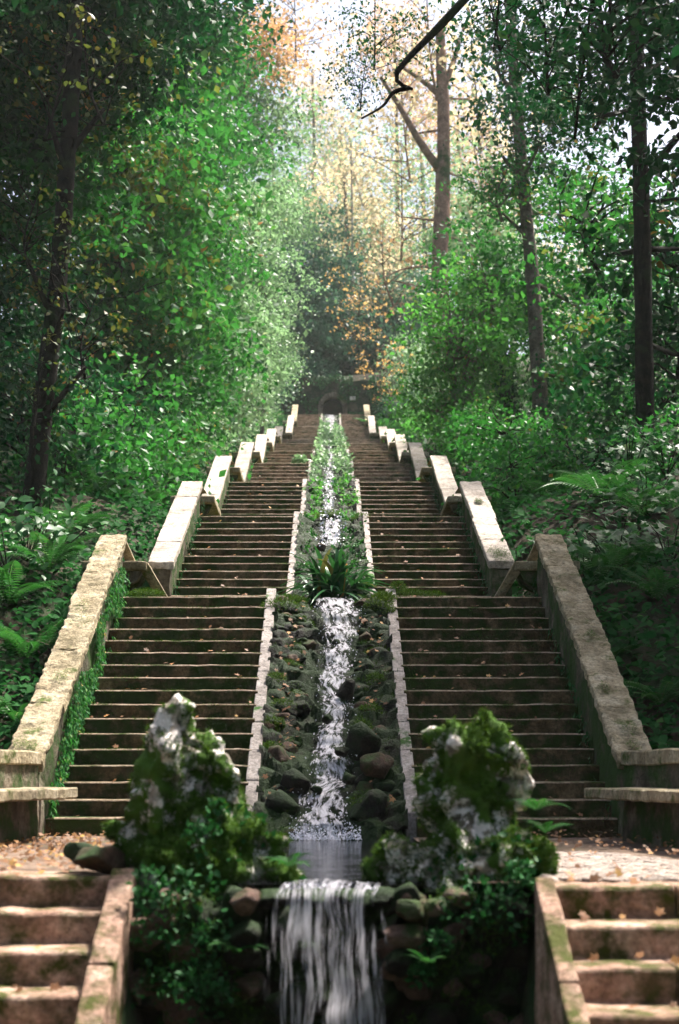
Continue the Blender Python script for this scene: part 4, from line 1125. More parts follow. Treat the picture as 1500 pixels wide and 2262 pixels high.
# trees on the right
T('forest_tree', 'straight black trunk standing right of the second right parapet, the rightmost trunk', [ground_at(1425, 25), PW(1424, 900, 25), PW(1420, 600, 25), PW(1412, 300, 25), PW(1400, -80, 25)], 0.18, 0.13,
  [(PW(1470, 60, 26), 'open', .5, 'leaf_shaded'), (PW(1310, 190, 27), 'open', .4, 'leaf_shaded'), (PW(1530, 480, 27), 'open', .55, 'leaf_shaded'), (PW(1330, 500, 28), 'open', .5, 'leaf'), (PW(1500, 720, 28), 'open', .55, 'leaf_shaded')], 'bark',
  limbs=[([PW(1425, 400, 25), PW(1462, 345, 24.5), PW(1530, 265, 24)], 0.08, 0.05), ([PW(1415, 445, 25), PW(1470, 442, 24.5), PW(1540, 430, 24)], 0.03, 0.02)])
T('forest_tree', 'grey-brown ivied trunk behind the third right parapet, left of the black trunk', [ground_at(1197, 37), PW(1190, 830, 37), PW(1175, 600, 37), PW(1157, 420, 37), PW(1135, 150, 37), PW(1120, -60, 37)], 0.22, 0.13,
  [(PW(1200, 250, 36), 'open', .6, 'leaf_shaded'), (PW(1260, 430, 40), 'open', .7, 'leaf'), (PW(1110, 420, 37), 'open', .4, 'leaf'), (PW(1290, 640, 41.5), 'open', .75, 'leaf'), (PW(1130, 110, 37), 'open', .5, 'leaf_shaded'), (PW(1310, 800, 41.5), 'open', .75, 'leaf')], 'bark_grey', ivy=500,
  limbs=[([PW(1160, 395, 37), PW(1130, 372, 36.8), PW(1110, 345, 36.6)], 0.07, 0.04)])
T('forest_tree', 'ivy-smothered stump-like trunk beside the grey-brown trunk', [ground_at(1135, 41), PW(1120, 860, 41), PW(1095, 760, 41), PW(1075, 640, 41)], 0.24, 0.15,
  [(PW(1090, 620, 41), 'fine', .8, 'leaf'), (PW(1140, 690, 44), 'open', .6, 'leaf_bright')], 'bark', ivy=2200)
T('bright_tree', 'small bright green tree at the right of the third flight', [ground_at(1015, 38), PW(1008, 930, 38), PW(1000, 800, 38), PW(990, 680, 38)], 0.11, 0.06,
  [(PW(985, 740, 38), 'fine', .55, 'leaf_bright'), (PW(1050, 800, 38), 'fine', .5, 'leaf_bright'), (PW(965, 850, 38), 'fine', .42, 'leaf_bright'), (PW(1045, 660, 39), 'fine', .5, 'leaf_bright'), (PW(1020, 900, 37.5), 'fine', .42, 'leaf_bright')], 'bark_grey')
T('autumn_tree', 'great red-brown forked trunk with yellow leaves in the sunlit gap', [ground_at(970, 62), PW(972, 600, 62), PW(978, 420, 62), PW(980, 250, 62), PW(975, 150, 62), PW(972, 60, 62)], 0.42, 0.2,
  [(PW(890, 270, 64), 'sparse', 1.3, 'leaf_yellow'), (PW(1050, 190, 64), 'sparse', 1.4, 'leaf_yellow'), (PW(950, 60, 63), 'sparse', 1.5, 'leaf_yellow'), (PW(890, 450, 64), 'sparse', 1.2, 'leaf_yellow'), (PW(1060, 380, 65), 'sparse', 1.4, 'leaf_light'), (PW(870, 590, 63), 'few', 1.2, 'leaf_rust'), (PW(1060, 520, 66), 'open', .9, 'leaf_light')], 'bark_hazed',
  limbs=[([PW(970, 375, 62), PW(925, 310, 61.5), PW(878, 228, 61), PW(840, 170, 60.5)], 0.2, 0.07), ([PW(978, 200, 62), PW(1000, 140, 62), PW(1025, 60, 62)], 0.16, 0.07), ([PW(975, 215, 62), PW(935, 180, 62), PW(890, 150, 61)], 0.14, 0.05),
         ([PW(970, 590, 62), PW(900, 592, 61), PW(835, 618, 60)], 0.07, 0.02)])
T('overhanging_tree', 'tree whose crooked black bough hangs into the sky gap at the top right', [ground_at(1950, 13.5), PW(1950, 800, 13.5), PW(1900, 100, 13.5), PW(1800, -400, 13.5)], 0.22, 0.12,
  [(PW(1200, 20, 14.5), 'sparse', .4, 'leaf_shaded'), (PW(1360, 10, 14), 'open', .34, 'leaf_shaded'), (PW(1530, 200, 14), 'open', .34, 'leaf_shaded'), (PW(1270, 150, 15), 'sparse', .36, 'leaf_shaded'), (PW(1090, -20, 14), 'sparse', .3, 'leaf_shaded'), (PW(830, 60, 13.5), 'sparse', .2, 'leaf_shaded'), (PW(800, 160, 13.2), 'sparse', .16, 'leaf_shaded')], 'bark',
  limbs=[([PW(1840, -250, 13.5), PW(1500, -190, 13.4), PW(1150, -120, 13.2), PW(1030, -5, 13), PW(955, 75, 13), PW(905, 125, 13), PW(874, 165, 13), PW(885, 186, 13), PW(912, 197, 13)], 0.055, 0.014),
         ([PW(905, 194, 13), PW(868, 205, 13), PW(845, 235, 13), PW(798, 262, 13)], 0.022, 0.008)])
# upper centre
for (px, y0_, y1_, Y, r_, lab) in ((779, 845, 330, 84, 0.10, 'slender pale trunk standing above the tunnel arch'), (805, 850, 640, 85, 0.05, 'thin brown sapling right of the pale slender trunk'), (843, 790, 560, 87, 0.07, 'second pale slender trunk above the right of the arch')):
    b_ = ground_at(px, Y)
    T('slender_tree', lab, [b_, PW(px, (y0_ + y1_) / 2, Y), PW(px - 3, y1_, Y)], r_, r_ * .5, [(PW(px + 10, y1_ + 30, Y), 'sparse', 1.2, 'leaf_yellow')], 'bark_pale', 'slender trunks above the arch')
T('conifer_tree', 'dark blue-green conifer left above the tunnel arch', [ground_at(665, 83), PW(668, 700, 83), PW(670, 560, 83)], 0.16, 0.06,
  [(PW(690, 690, 83), 'fine', 1.5, 'conifer'), (PW(650, 780, 81), 'fine', 1.1, 'conifer'), (PW(690, 790, 84), 'fine', 1.1, 'conifer'), (PW(680, 590, 85), 'fine', 1.5, 'conifer')], 'bark')
T('conifer_tree', 'dark blue-green conifer right above the tunnel arch', [ground_at(850, 86), PW(850, 760, 86), PW(850, 640, 86)], 0.16, 0.06,
  [(PW(830, 730, 87), 'fine', 1.4, 'conifer'), (PW(770, 760, 90), 'fine', 1.4, 'conifer'), (PW(880, 800, 84), 'fine', 1.2, 'conifer'), (PW(905, 690, 86), 'fine', 1.4, 'conifer')], 'bark')
T('orange_sapling', 'sparse sapling of orange leaves right above the arch', [ground_at(915, 72), PW(880, 790, 72), PW(820, 700, 72)], 0.05, 0.015,
  [(PW(835, 800, 71), 'few', .8, 'leaf_orange'), (PW(800, 720, 72), 'few', .8, 'leaf_orange'), (PW(860, 850, 70), 'few', .6, 'leaf_orange'), (PW(790, 640, 73), 'few', .9, 'leaf_orange')], 'bark_grey', cat='sapling')
# far trees on the hill: yellow, rust and pale green against the sky
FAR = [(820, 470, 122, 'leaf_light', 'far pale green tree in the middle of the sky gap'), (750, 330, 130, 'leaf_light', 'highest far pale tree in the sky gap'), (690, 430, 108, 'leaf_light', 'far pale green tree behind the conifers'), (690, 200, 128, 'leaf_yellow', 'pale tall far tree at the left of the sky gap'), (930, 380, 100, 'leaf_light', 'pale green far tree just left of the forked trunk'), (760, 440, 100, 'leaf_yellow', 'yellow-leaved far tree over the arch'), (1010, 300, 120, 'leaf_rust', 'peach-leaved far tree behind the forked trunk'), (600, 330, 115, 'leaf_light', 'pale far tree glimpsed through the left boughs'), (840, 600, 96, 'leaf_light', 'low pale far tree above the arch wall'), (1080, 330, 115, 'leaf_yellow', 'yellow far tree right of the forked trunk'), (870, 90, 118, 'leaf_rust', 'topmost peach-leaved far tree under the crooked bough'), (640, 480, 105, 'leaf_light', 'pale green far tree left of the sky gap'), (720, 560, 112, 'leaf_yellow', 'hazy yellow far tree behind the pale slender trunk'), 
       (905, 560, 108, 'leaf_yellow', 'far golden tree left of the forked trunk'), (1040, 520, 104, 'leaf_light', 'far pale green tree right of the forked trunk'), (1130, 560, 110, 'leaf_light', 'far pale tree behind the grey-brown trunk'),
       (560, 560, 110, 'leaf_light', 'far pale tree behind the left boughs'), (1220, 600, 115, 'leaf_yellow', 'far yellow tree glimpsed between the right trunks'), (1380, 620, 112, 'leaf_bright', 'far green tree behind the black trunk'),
       (460, 560, 112, 'leaf', 'far green tree hidden behind the left wood'), (300, 600, 108, 'leaf', 'far green tree at the back of the left wood'), (120, 620, 105, 'leaf_shaded', 'far dark tree behind the leaning trunk'), (1480, 650, 100, 'leaf', 'far green tree at the right edge')]
for (px, py, Y, mat, lab) in FAR:
    c = PW(px, py, Y); b_ = ground_at(px, Y)
    T('distant_tree', lab, [b_, b_.lerp(c, .5) + Vector((.3, 0, 0)), c + Vector((0, 0, 2))], 0.28, 0.1, [(c, 'far', .8, mat), (c + Vector((1.5, 1, -4.5)), 'far', .7, mat)], 'bark_grey', 'far trees on the hill')

# ------------------------------------------------------------------ undergrowth
rb = np.random.default_rng(77)
def shrub(px, Y, up, sc, stock, mat, lab, grp):
    x = (px - VX) * Y / FPX; b_ = Vector((x, Y, gz(x, Y)))
    e = thing('shrub', lab, 'shrub', b_, grp)
    stock, sc = pick(stock, sc)
    me, tm = STOCK[stock][rb.integers(len(STOCK[stock]))]
    rot = (0, 0, rb.uniform(0, 6.28))
    link('foliage', me, M[mat], e, b_ + Vector((0, 0, up)), rot, sc)
    link('stem', tm, M['bark'], e, b_ + Vector((0, 0, up)), rot, sc)
# (pixel x, distance, height above ground, scale, stock, material)
LB = [(40, 22, 1.0, .42, 'dense', 'leaf_shaded'), (170, 23, .8, .4, 'dense', 'leaf'), (290, 25, .8, .42, 'dense', 'leaf'), (120, 27, 1.4, .5, 'dense', 'leaf_shaded'), (260, 29, 1.3, .5, 'dense', 'leaf'), (350, 30, 1.0, .45, 'fine', 'leaf'),
      (380, 34, 1.2, .5, 'fine', 'leaf'), (300, 36, 1.8, .6, 'dense', 'leaf'), (440, 38, 1.0, .42, 'fine', 'leaf_light'), (400, 42, 1.6, .6, 'fine', 'leaf'), (460, 45, .9, .42, 'fine', 'leaf_light'), (450, 50, 1.6, .7, 'fine', 'leaf_light'), (500, 54, .9, .45, 'fine', 'leaf_light'),
      (490, 60, 1.6, .7, 'fine', 'leaf_light'), (545, 64, 1.0, .5, 'fine', 'leaf_light'), (550, 70, 1.3, .6, 'fine', 'leaf_light'), (570, 74, 2.0, .9, 'fine', 'conifer'), (30, 30, 2.0, .7, 'dense', 'leaf_shaded'), (200, 34, 2.0, .7, 'dense', 'leaf')]
RB = [(1160, 24, .8, .4, 'fine', 'leaf'), (1230, 25, .6, .34, 'open', 'leaf'), (1330, 24, .6, .34, 'big', 'leaf_shaded'), (1510, 23, .5, .3, 'big', 'leaf'), (1100, 29, .8, .4, 'fine', 'leaf'), (1150, 31, .7, .4, 'fine', 'leaf'), (1350, 30, .6, .34, 'open', 'leaf'),
      (1430, 29, 1.6, .55, 'open', 'leaf_shaded'), (1060, 34, .8, .42, 'fine', 'leaf_bright'), (1110, 42, 1.2, .5, 'fine', 'leaf_light'), (1280, 40, 1.2, .55, 'fine', 'leaf'), (980, 43, .8, .42, 'fine', 'leaf_bright'), (1050, 46, 1.4, .6, 'fine', 'leaf_light'), (940, 52, .8, .42, 'fine', 'leaf_bright'),
      (990, 56, 1.5, .7, 'fine', 'leaf_light'), (930, 62, .9, .5, 'fine', 'leaf_bright'), (920, 70, 1.2, .6, 'fine', 'conifer'), (940, 74, 2.0, .9, 'fine', 'leaf_light'), (1380, 36, 2.2, .7, 'open', 'leaf'), (1480, 38, 2.2, .8, 'open', 'leaf')]
NUM = 'first second third fourth fifth sixth seventh eighth ninth tenth eleventh twelfth thirteenth fourteenth fifteenth sixteenth seventeenth eighteenth nineteenth twentieth twenty-first twenty-second'.split()
LOOK = {'leaf': 'green', 'leaf_shaded': 'dark green', 'leaf_light': 'pale green', 'leaf_bright': 'bright green', 'conifer': 'blue-green'}
for bank, L_ in (('left', LB), ('right', RB)):
    for i, q in enumerate(sorted(L_, key=lambda r: r[1])):
        shrub(*q, f'{LOOK[q[5]]} shrub, {NUM[i]} up the {bank} bank counted from the pool', f'shrubs on the {bank} bank')

# ivy and seedlings over the soil of both banks
pos = []
for _ in range(70000):
    Y = 11.5 + 64 * rb.random() ** 1.5; side = 1 if rb.random() < .5 else -1
    hw_ = 2.9 if Y < 17.4 else 2.4
    x = side * (hw_ + 10 * rb.random() ** 1.7 * (0.3 + Y / 50))
    if Y < 12.6 and abs(x) < 3.2: continue
    cl = noise.noise(Vector((x * 1.1, Y * 1.1, 2)))
    if cl < -0.28 and abs(x) > hw_ + 1.2: continue
    pos.append((x, Y, gz(x, Y) + 0.03 + abs(rb.normal()) * 0.16 * max(.25, 0.7 + cl)))
pos = np.array(pos)
tint = np.clip(rb.normal(.45, .2, len(pos)), 0, .93)
me = leaf_mesh('undergrowth', rb, pos, 0.095 * rb.uniform(.5, 1.6, len(pos)) * (0.8 + pos[:, 1] / 60), tint, normal=np.tile((0, -.3, 1.0), (len(pos), 1)), jitter=.8, tpl=OVAL)
tag(link('undergrowth', me, M['ground_leaf']), 'mat of ivy and seedlings covering both banks', None, None, 'stuff')

# ferns
def frond_mesh(seed, n=22, L=1.0):
    r_ = np.random.default_rng(seed); V, F, tn = [], [], []
    bend = r_.uniform(.5, .9)
    for i in range(n):
        u = (i + 1) / n; x = L * u * (1 - .12 * u * bend); z = L * (0.75 * u - bend * 0.95 * u * u)
        pl = L * 0.17 * math.sin(math.pi * min(1, u * 0.92 + 0.1)) + 0.01; wd = L * 0.5 / n
        for s in (-1, 1):
            b0 = len(V)
            V += [(x, 0, z), (x + wd, s * pl * .5, z + 0.01), (x + wd * 1.6, s * pl, z - 0.03 * L), (x - wd * .6, s * pl * .5, z + 0.005)]
            F += [(b0, b0 + 1, b0 + 2), (b0, b0 + 2, b0 + 3)]; tn += [min(1, max(0, .5 + r_.normal() * .15))] * 4
    for i in range(6):
        u0, u1 = i / 6, (i + 1) / 6; b0 = len(V)
        q = lambda u: (L * u * (1 - .12 * u * bend), L * (0.75 * u - bend * 0.95 * u * u))
        (xa, za), (xb, zb) = q(u0), q(u1)
        V += [(xa, -.006, za), (xb, -.006, zb), (xb, .006, zb), (xa, .006, za)]; F += [(b0, b0 + 1, b0 + 2), (b0, b0 + 2, b0 + 3)]; tn += [.8] * 4
    return tri_mesh('frond', V, F, tn)
FROND = [frond_mesh(s) for s in range(4)]
def fern(loc, size, nf, lab, grp, mat='fern', lift=.0):
    e = thing('fern', lab, 'fern', loc, grp)
    for k in range(nf):
        a = 6.283 * k / nf + rb.uniform(-.25, .25); s = size * rb.uniform(.75, 1.15)
        link('frond', FROND[rb.integers(4)], M[mat], e, loc, (rb.uniform(-.2, .2), rb.uniform(-.45, .05) - lift, a), s)
FN = [(300, 1165, 25, 1.2, 'left'), (370, 1110, 28, 1.0, 'left'), (60, 1500, 15.5, .8, 'left'), (20, 1430, 16.5, .8, 'left'), (110, 1400, 17.5, .8, 'left'), (150, 1270, 20, .9, 'left'), (45, 1560, 14.2, .7, 'left'), (240, 1130, 27, 1.1, 'left'),
      (1210, 1090, 27, 1.5, 'right'), (1270, 1120, 25, 1.2, 'right'), (1120, 1130, 26, 1.0, 'right'), (1330, 1350, 17.5, .7, 'right'), (1400, 1300, 18, .8, 'right'), (1450, 1420, 16.5, .7, 'right'), (1100, 1180, 23, .8, 'right'), (1350, 1480, 15.5, .5, 'right'), (1460, 1560, 14.5, .6, 'right'),
      (1150, 1130, 24, 1.1, 'right'), (1330, 1200, 21, 1.0, 'right'), (1420, 1230, 20, .9, 'right'), (1230, 1180, 23, 1.0, 'right'), (200, 1210, 23, 1.0, 'left'), (570, 800, 68, 1.6, 'left'), (560, 820, 62, 1.6, 'left'), (850, 850, 68, 1.8, 'right')]
cnt = {'left': 0, 'right': 0}
for (px, py, Y, s, sd_) in sorted(FN, key=lambda q: q[2]):
    cnt[sd_] += 1
    x = (px - VX) * Y / FPX
    fern(Vector((x, Y, gz(x, Y) + .02)), s, 11, f'arching green fern, {NUM[cnt[sd_] - 1]} up the {sd_} bank counted from the pool', f'ferns on the {sd_} bank')

# broad-leaved plants on the banks near the first flight
BROAD = [(60, 1290, 18, 1), (20, 1330, 17, 1), (110, 1310, 18.5, 1), (1300, 1240, 19, 2), (1360, 1290, 18.5, 2), (1430, 1190, 20, 2), (1480, 1280, 18, 2), (1390, 1160, 22, 2), (1290, 1310, 18, 2), (1470, 1110, 22, 2), (1440, 1000, 24, 2), (1330, 1040, 25, 2)]
cnt = {1: 0, 2: 0}
for (px, py, Y, sdn) in sorted(BROAD, key=lambda q: q[2]):
    cnt[sdn] += 1
    x = (px - VX) * Y / FPX; b_ = Vector((x, Y, gz(x, Y)))
    e = thing('broadleaf_plant', f'broad-leaved plant, {NUM[cnt[sdn] - 1]} up the {"left" if sdn == 1 else "right"} bank counted from the pool', 'plant', b_, 'broad-leaved plants on the left bank' if sdn == 1 else 'broad-leaved plants on the right bank')
    n = 70; ps = np.array(b_) + rb.normal(size=(n, 3)) * np.array((.38, .3, .22)) + np.array((0, 0, .45))
    link('leaves', leaf_mesh('leaves', rb, ps, .15 * rb.uniform(.6, 1.3, n), np.clip(rb.normal(.4, .2, n), 0, .93), normal=np.tile((0, -.5, 1.), (n, 1)), jitter=.7, direc=np.tile((0, -.5, -.3), (n, 1)), tpl=LOBED if sdn == 2 else OVAL), M['fern'], e)
    st = [tube([b_, b_.lerp(Vector(ps[i]), .6) + Vector((0, 0, .1)), Vector(ps[i])], [.012, .008, .004], 4) for i in range(0, n, 7)]
    link('stem', pymesh('stem', *join(st)), M['bark'], e)

# the strap-leaved clump in the basin above the first fall
base = PW(738, 1290, 17.75); base.z = 2.72
e = thing('strap_fern', 'big dark strap-leaved fern clump in the basin above the first waterfall', 'fern', base)
for k in range(130):
    a = rb.uniform(0, 6.283); L = rb.uniform(.55, .95); elev = rb.uniform(.45, 1.45); wd = .026 + rb.random() * .016
    V, F = [], []; ns = 7
    for i in range(ns + 1):
        u = i / ns; rr = L * u * math.cos(elev) * (1 + .25 * u); zz = L * (u * math.sin(elev) * 1.25 - (.9 * u * u * (1.25 - elev * .5)))
        w_ = wd * math.sin(math.pi * min(1, .18 + .8 * u)) * (1 if i < ns else .15)
        c_, s_ = math.cos(a), math.sin(a)
        V += [(rr * c_ - w_ * s_, rr * s_ + w_ * c_, zz + .008), (rr * c_, rr * s_, zz), (rr * c_ + w_ * s_, rr * s_ - w_ * c_, zz + .008)]
    for i in range(ns):
        b0 = i * 3
        F += [(b0, b0 + 1, b0 + 4), (b0, b0 + 4, b0 + 3), (b0 + 1, b0 + 2, b0 + 5), (b0 + 1, b0 + 5, b0 + 4)]
    me = tri_mesh('leaf', V, F, [.5] * len(V), True)
    o = link('leaf', me, M['strap'], e, base + Vector((rb.normal() * .1, rb.normal() * .06, 0)))

# moss cushions and small plants along the channel, landings and rock wall
def cushion(name, lab, spots, n, size, mat, tpl, cat='plant', spread=1.0, grp=None):
    ps, nr = [], []
    for (c, rx, ry, rz, k) in spots:
        for _ in range(int(n * k)):
            d = unit(rb.normal(size=(1, 3)))[0]; d[2] = abs(d[2]) if rb.random() < .75 else d[2]
            q = rb.random() ** .33
            ps.append((c[0] + d[0] * rx * q, c[1] + d[1] * ry * q, c[2] + d[2] * rz * q)); nr.append(d)
    ps, nr = np.array(ps), np.array(nr)
    me = leaf_mesh(name, rb, ps, size * rb.uniform(.5, 1.5, len(ps)), np.clip(rb.normal(.48, .22, len(ps)), 0, .93), normal=nr * .8, jitter=1., direc=nr, tpl=tpl)
    return tag(link(name, me, M[mat]), lab, cat, grp)
def sp(px, py, Y, rx, rz, k=1.0, ry=None):
    return (PW(px, py, Y), rx, ry or rx * .7, rz, k)
cushion('moss_cushion', 'thick moss cushion on the left end of the first landing edge', [sp(325, 1312, 17.25, .22, .05), sp(285, 1318, 17.25, .14, .04, .5), sp(255, 1322, 17.25, .1, .03, .3)], 900, .035, 'moss', BLADE)
cushion('moss_cushion', 'thick moss cushion on the right of the first landing edge beside the channel', [sp(905, 1312, 17.25, .2, .05), sp(955, 1315, 17.25, .16, .04, .7), sp(880, 1300, 17.3, .1, .09, .5)], 900, .035, 'moss', BLADE)
cushion('moss_cushion', 'shaggy moss over the boulder left of the first waterfall lip', [sp(622, 1345, 16.9, .26, .12), sp(640, 1330, 17.1, .2, .08)], 1000, .04, 'moss', BLADE)
cushion('moss_cushion', 'dark shaggy moss over the boulder right of the first waterfall lip', [sp(838, 1350, 16.85, .2, .2), sp(862, 1375, 16.7, .09, .18), sp(850, 1325, 17.0, .14, .1)], 1100, .04, 'moss', BLADE)
cushion('moss_cushion', 'moss patch lying over the left curb of the first flight', [sp(578, 1450, 15.95, .07, .06), sp(570, 1555, 14.75, .1, .08), sp(590, 1400, 16.4, .06, .05)], 500, .032, 'moss', BLADE)
cushion('moss_cushion', 'moss patch lying over the right curb of the first flight', [sp(865, 1425, 16.2, .06, .1), sp(858, 1350, 17.0, .06, .1)], 500, .032, 'moss', BLADE)
cushion('moss_cushion', 'mossy hummocks on the rocks left of the lower cascade', [sp(610, 1500, 15.1, .11, .07), sp(625, 1560, 14.6, .13, .08), sp(605, 1600, 14.2, .12, .08), sp(640, 1470, 15.5, .1, .06), sp(600, 1655, 13.8, .12, .08)], 420, .032, 'moss', BLADE)
cushion('moss_cushion', 'mossy hummocks on the rocks right of the lower cascade', [sp(815, 1775, 12.75, .18, .12), sp(820, 1570, 14.4, .12, .07), sp(830, 1500, 15.0, .1, .06), sp(800, 1610, 13.8, .1, .1)], 420, .032, 'moss', BLADE)
cushion('moss_cushion', 'dark moss on the square rock at the lip of the second waterfall', [sp(726, 1142, 22.2, .26, .1), sp(800, 1160, 22.0, .18, .2)], 700, .045, 'moss', BLADE)
cushion('leafy_clump', 'mossy green ledges on the left of the second flight channel', [sp(655, 1180, 21.7, .14, .14), sp(655, 1215, 20.9, .13, .08), sp(650, 1250, 20.0, .13, .08), sp(650, 1290, 19.0, .12, .1)], 420, .045, 'moss', BLADE, 'plant')
cushion('leafy_clump', 'green leaves on the right of the second flight channel', [sp(800, 1215, 20.8, .16, .14), sp(798, 1260, 19.6, .14, .14), sp(805, 1300, 18.5, .14, .1)], 380, .06, 'fern', LEAF, 'plant')
cushion('leafy_clump', 'small green plant on the steps left of the fifth flight', [sp(662, 1020, 40.5, .2, .16)], 260, .09, 'leaf_light', LEAF, 'plant')
def channel_green(lab, Ya, Yb, n, size, mat, tall, gap):
    """ferns and weeds growing through the channel: uneven tufts, open where the water runs"""
    ps, nr = [], []
    while len(ps) < n:
        Y = rb.uniform(Ya, Yb); x = rb.uniform(-.5, .52)
        cl = noise.noise(Vector((x * 3.2, Y * 1.5, 4))) + .5 * noise.noise(Vector((x * 8, Y * 4, 8)))
        if cl < -.05 or (abs(x + .04 - .1 * noise.noise(Vector((Y * .9, 1, 1)))) < gap and rb.random() < .9): continue
        h = tall * (0.15 + max(0, cl)) * rb.random() ** .7
        ps.append((x, Y, line(Y) + .02 + h)); nr.append((x * .6, -.5, .8))
    ps, nr = np.array(ps), np.array(nr)
    V_, F_, k_ = leaf_cloud(rb, ps, size * rb.uniform(.5, 1.5, n), normal=nr, jitter=1.0, direc=nr * .6 + np.array((0, -.2, -.1)), tpl=LEAF)
    o = link('channel_weeds', tri_mesh('channel_weeds', V_, F_, np.repeat(np.clip(rb.normal(.5, .22, n), 0, .93), k_)), M[mat])
    return tag(o, lab, 'plant')
channel_green('ferny weeds on the rocks beside the second waterfall', 18.3, 22.3, 1300, .055, 'fern', .16, .2)
channel_green('ferny weeds in the channel between the square rock and the third flight', 22.6, 24.6, 900, .075, 'fern', .34, .1)
channel_green('green weeds beside the water of the third flight', 24.6, 28.4, 1000, .075, 'leaf_bright', .3, .14)
channel_green('green weeds across the channel above the third flight', 28.4, 31.8, 1000, .085, 'leaf_bright', .42, .05)
channel_green('pale weeds filling the channel of the fourth flight', 31.8, 39.5, 1500, .1, 'leaf_light', .5, .12)
channel_green('pale weeds filling the channel of the fifth and sixth flights', 39.5, 53.5, 2600, .12, 'leaf_light', .65, .1)
channel_green('pale weeds filling the channel of the seventh and eighth flights', 53.5, 68.0, 2600, .14, 'leaf_light', .7, .09)
# plants on the rock wall below the crags
cushion('creeping_plant', 'small-leaved creeper hanging over the rocks left of the lower waterfall', [sp(420, 1990, 7.2, .2, .2, .5), sp(360, 2080, 7.15, .16, .24, .6), sp(470, 2090, 7.15, .16, .14, .8), sp(400, 2200, 7.1, .25, .16), sp(450, 1850, 7.4, .1, .1, .3), sp(330, 2000, 7.15, .1, .2, .6), sp(480, 1800, 7.5, .06, .08, .2), sp(450, 2200, 7.1, .16, .2)], 260, .034, 'ivy', OVAL, 'creeper')
cushion('creeping_plant', 'small-leaved creeper hanging over the rocks right of the lower waterfall', [sp(1010, 2030, 7.25, .2, .12, .8), sp(1110, 2040, 7.2, .16, .18, .8), sp(1060, 1980, 7.3, .2, .1, .7), sp(960, 2090, 7.15, .1, .1), sp(1150, 1960, 7.2, .1, .14), sp(930, 2150, 7.1, .07, .07)], 200, .034, 'ivy', OVAL, 'creeper')
for (px, py, Y, s, lab) in ((520, 2105, 7.05, .16, 'small fern growing from the wet rocks left of the lower waterfall'), (945, 2130, 7.05, .13, 'small fern growing from the wet rocks right of the lower waterfall'), (1185, 1790, 7.6, .17, 'grassy fern sprouting behind the right crag'), (1205, 1840, 7.6, .15, 'lower fern tuft at the foot of the right crag'), (640, 1915, 7.45, .16, 'little fern hanging over the pool from the left crag')):
    fern(PW(px, py, Y), s, 10, lab, None)

mp_ = []
for _ in range(9000):
    x = rb.uniform(-1.0, 1.0); z = rb.uniform(-1.2, -.06)
    if abs(x) < .34 or noise.noise(Vector((x * 4, z * 4, 6))) + .35 * (z + .6) < .0: continue
    mp_.append((x, 7.2 - rb.random() * .04, z))
mp_ = np.array(mp_)
tag(link('moss', leaf_mesh('moss', rb, mp_, .03 * rb.uniform(.6, 1.5, len(mp_)), np.clip(rb.normal(.4, .22, len(mp_)), 0, 1), normal=rb.normal(size=mp_.shape), jitter=.5, direc=np.tile((0, -1., -.4), (len(mp_), 1)), tpl=BLADE), M['moss'], face), kind='stuff')
# fallen leaves
def litter(name, lab, pts, size):
    pts = np.array(pts); n = len(pts)
    me = leaf_mesh(name, rb, pts, size * rb.uniform(.6, 1.4, n), np.clip(rb.normal(.5, .3, n), 0, 1), normal=np.tile((0, -.5, 1.), (n, 1)), jitter=.6, tpl=LOBED)
    return tag(link(name, me, M['litter']), lab, None, None, 'stuff')
pts = []
for _ in range(1100):
    x = -rb.uniform(1.0, 3.0); y = rb.uniform(7.7, 12.4); pts.append((x, y, .012 + rb.random() * .02))
litter('fallen_leaves', 'brown fallen leaves over the left terrace', pts, .04)
pts = []
for _ in range(420):
    x = rb.uniform(1.0, 3.0); y = rb.uniform(7.3, 12.4)
    if x < 2.0 and y < 9.5 and rb.random() < .75: continue
    pts.append((x, y, .03 + rb.random() * .02))
litter('fallen_leaves', 'scattered fallen leaves over the right terrace', pts, .032)
pts = []
for fi in range(5):
    y0, y1, z0, z1, n, hw, cw, cb = FL[fi]; r_ = (z1 - z0) / n; t_ = (y1 - y0) / n
    for _ in range(110 if fi == 0 else 60):
        k = rb.integers(n); side = 1 if rb.random() < .5 else -1
        pts.append((side * rb.uniform(cw, hw), y0 + k * t_ + rb.uniform(.01, .1), z0 + (k + 1) * r_ + .02))
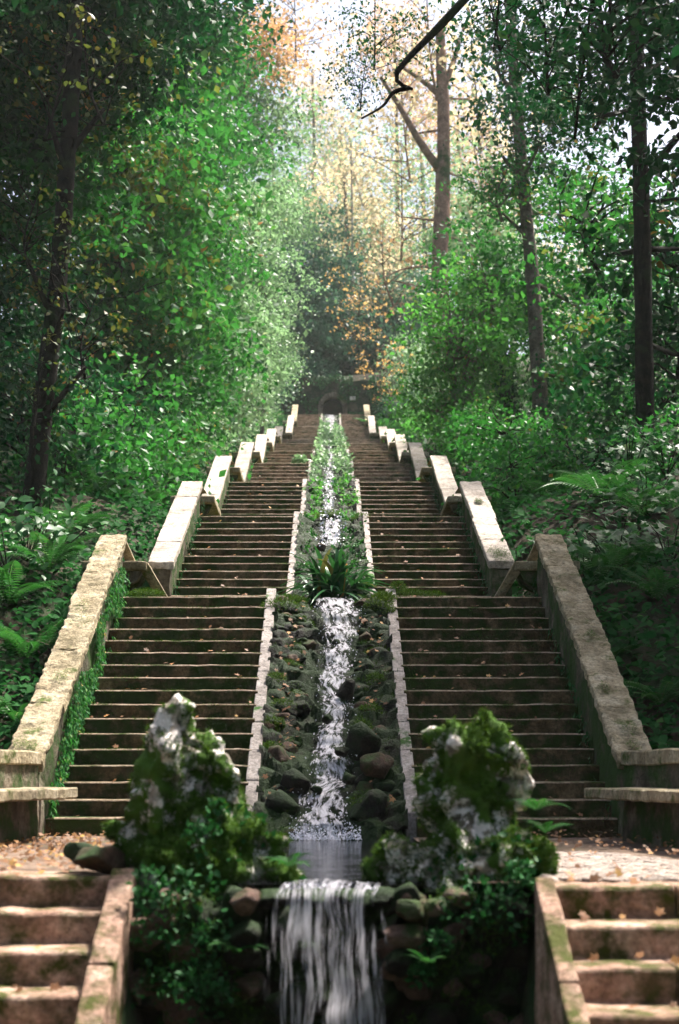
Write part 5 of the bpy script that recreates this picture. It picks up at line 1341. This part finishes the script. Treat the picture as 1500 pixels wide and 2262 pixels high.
for _ in range(60):
    k = rb.integers(6); side = 1 if rb.random() < .5 else -1
    yt = 7.44 if side < 0 else 6.97
    pts.append((side * rb.uniform(1.2, 2.2), yt - k * .29 + rb.uniform(.03, .25), -k * .163 + .015))
for _ in range(140):
    fi = 0; Y = rb.uniform(12.8, 17); x = rb.choice((-1, 1)) * rb.uniform(.3, .6); pts.append((x, Y, chan_z(0, Y) + .12))
litter('fallen_leaves', 'orange fallen leaves on the steps and wet rocks', pts, .05)

# the wood goes on behind the camera and to both sides
BACK = [(-6, -20), (1, -22), (7, -19), (12, -2), (-12, 0), (-13, -12), (13, -12), (9.5, 19), (15, 11)]
for i, (x, y) in enumerate(BACK):
    b_ = Vector((x, y, gz(x, y) - .1))
    lab = 'forest tree out of the picture around the viewpoint, standing ' + ['behind on the left', 'straight behind', 'behind on the right', 'far to the right', 'far to the left', 'back in the left corner', 'back in the right corner', 'beside the right bank upper end', 'beside the right bank lower end'][i]
    T('forest_tree', lab, [b_, b_ + Vector((.2, .1, 5)), b_ + Vector((.1, 0, 11))], .24, .12,
      [(b_ + Vector((0, 0, 9)), 'dense', 1.35, 'leaf'), (b_ + Vector((1, -1, 5.5)), 'dense', 1.1, 'leaf_shaded'), (b_ + Vector((-.5, 1, 12.5)), 'dense', 1.25, 'leaf')], 'bark', 'trees around the viewpoint')

# ------------------------------------------------------------------ damp forest air
def haze_box(x0, x1, y0, y1, z0, z1):
    V = [(x, y, z) for z in (z0, z1) for y in (y0, y1) for x in (x0, x1)]
    F = [(0, 2, 3, 1), (4, 5, 7, 6), (0, 1, 5, 4), (2, 6, 7, 3), (0, 4, 6, 2), (1, 3, 7, 5)]
    m, t, o = new_mat('forest_haze')
    v = N(t, 'ShaderNodeVolumePrincipled'); v.inputs['Color'].default_value = (0.9, 0.96, 0.95, 1)
    v.inputs['Density'].default_value = 0.0003; v.inputs['Anisotropy'].default_value = 0.3
    t.links.new(v.outputs[0], o.inputs['Volume'])
    tag(link('haze', pymesh('haze', V, F), m), 'pale damp haze between the trees', None, None, 'stuff')
haze_box(-172, 172, -82, 262, -4, 80)
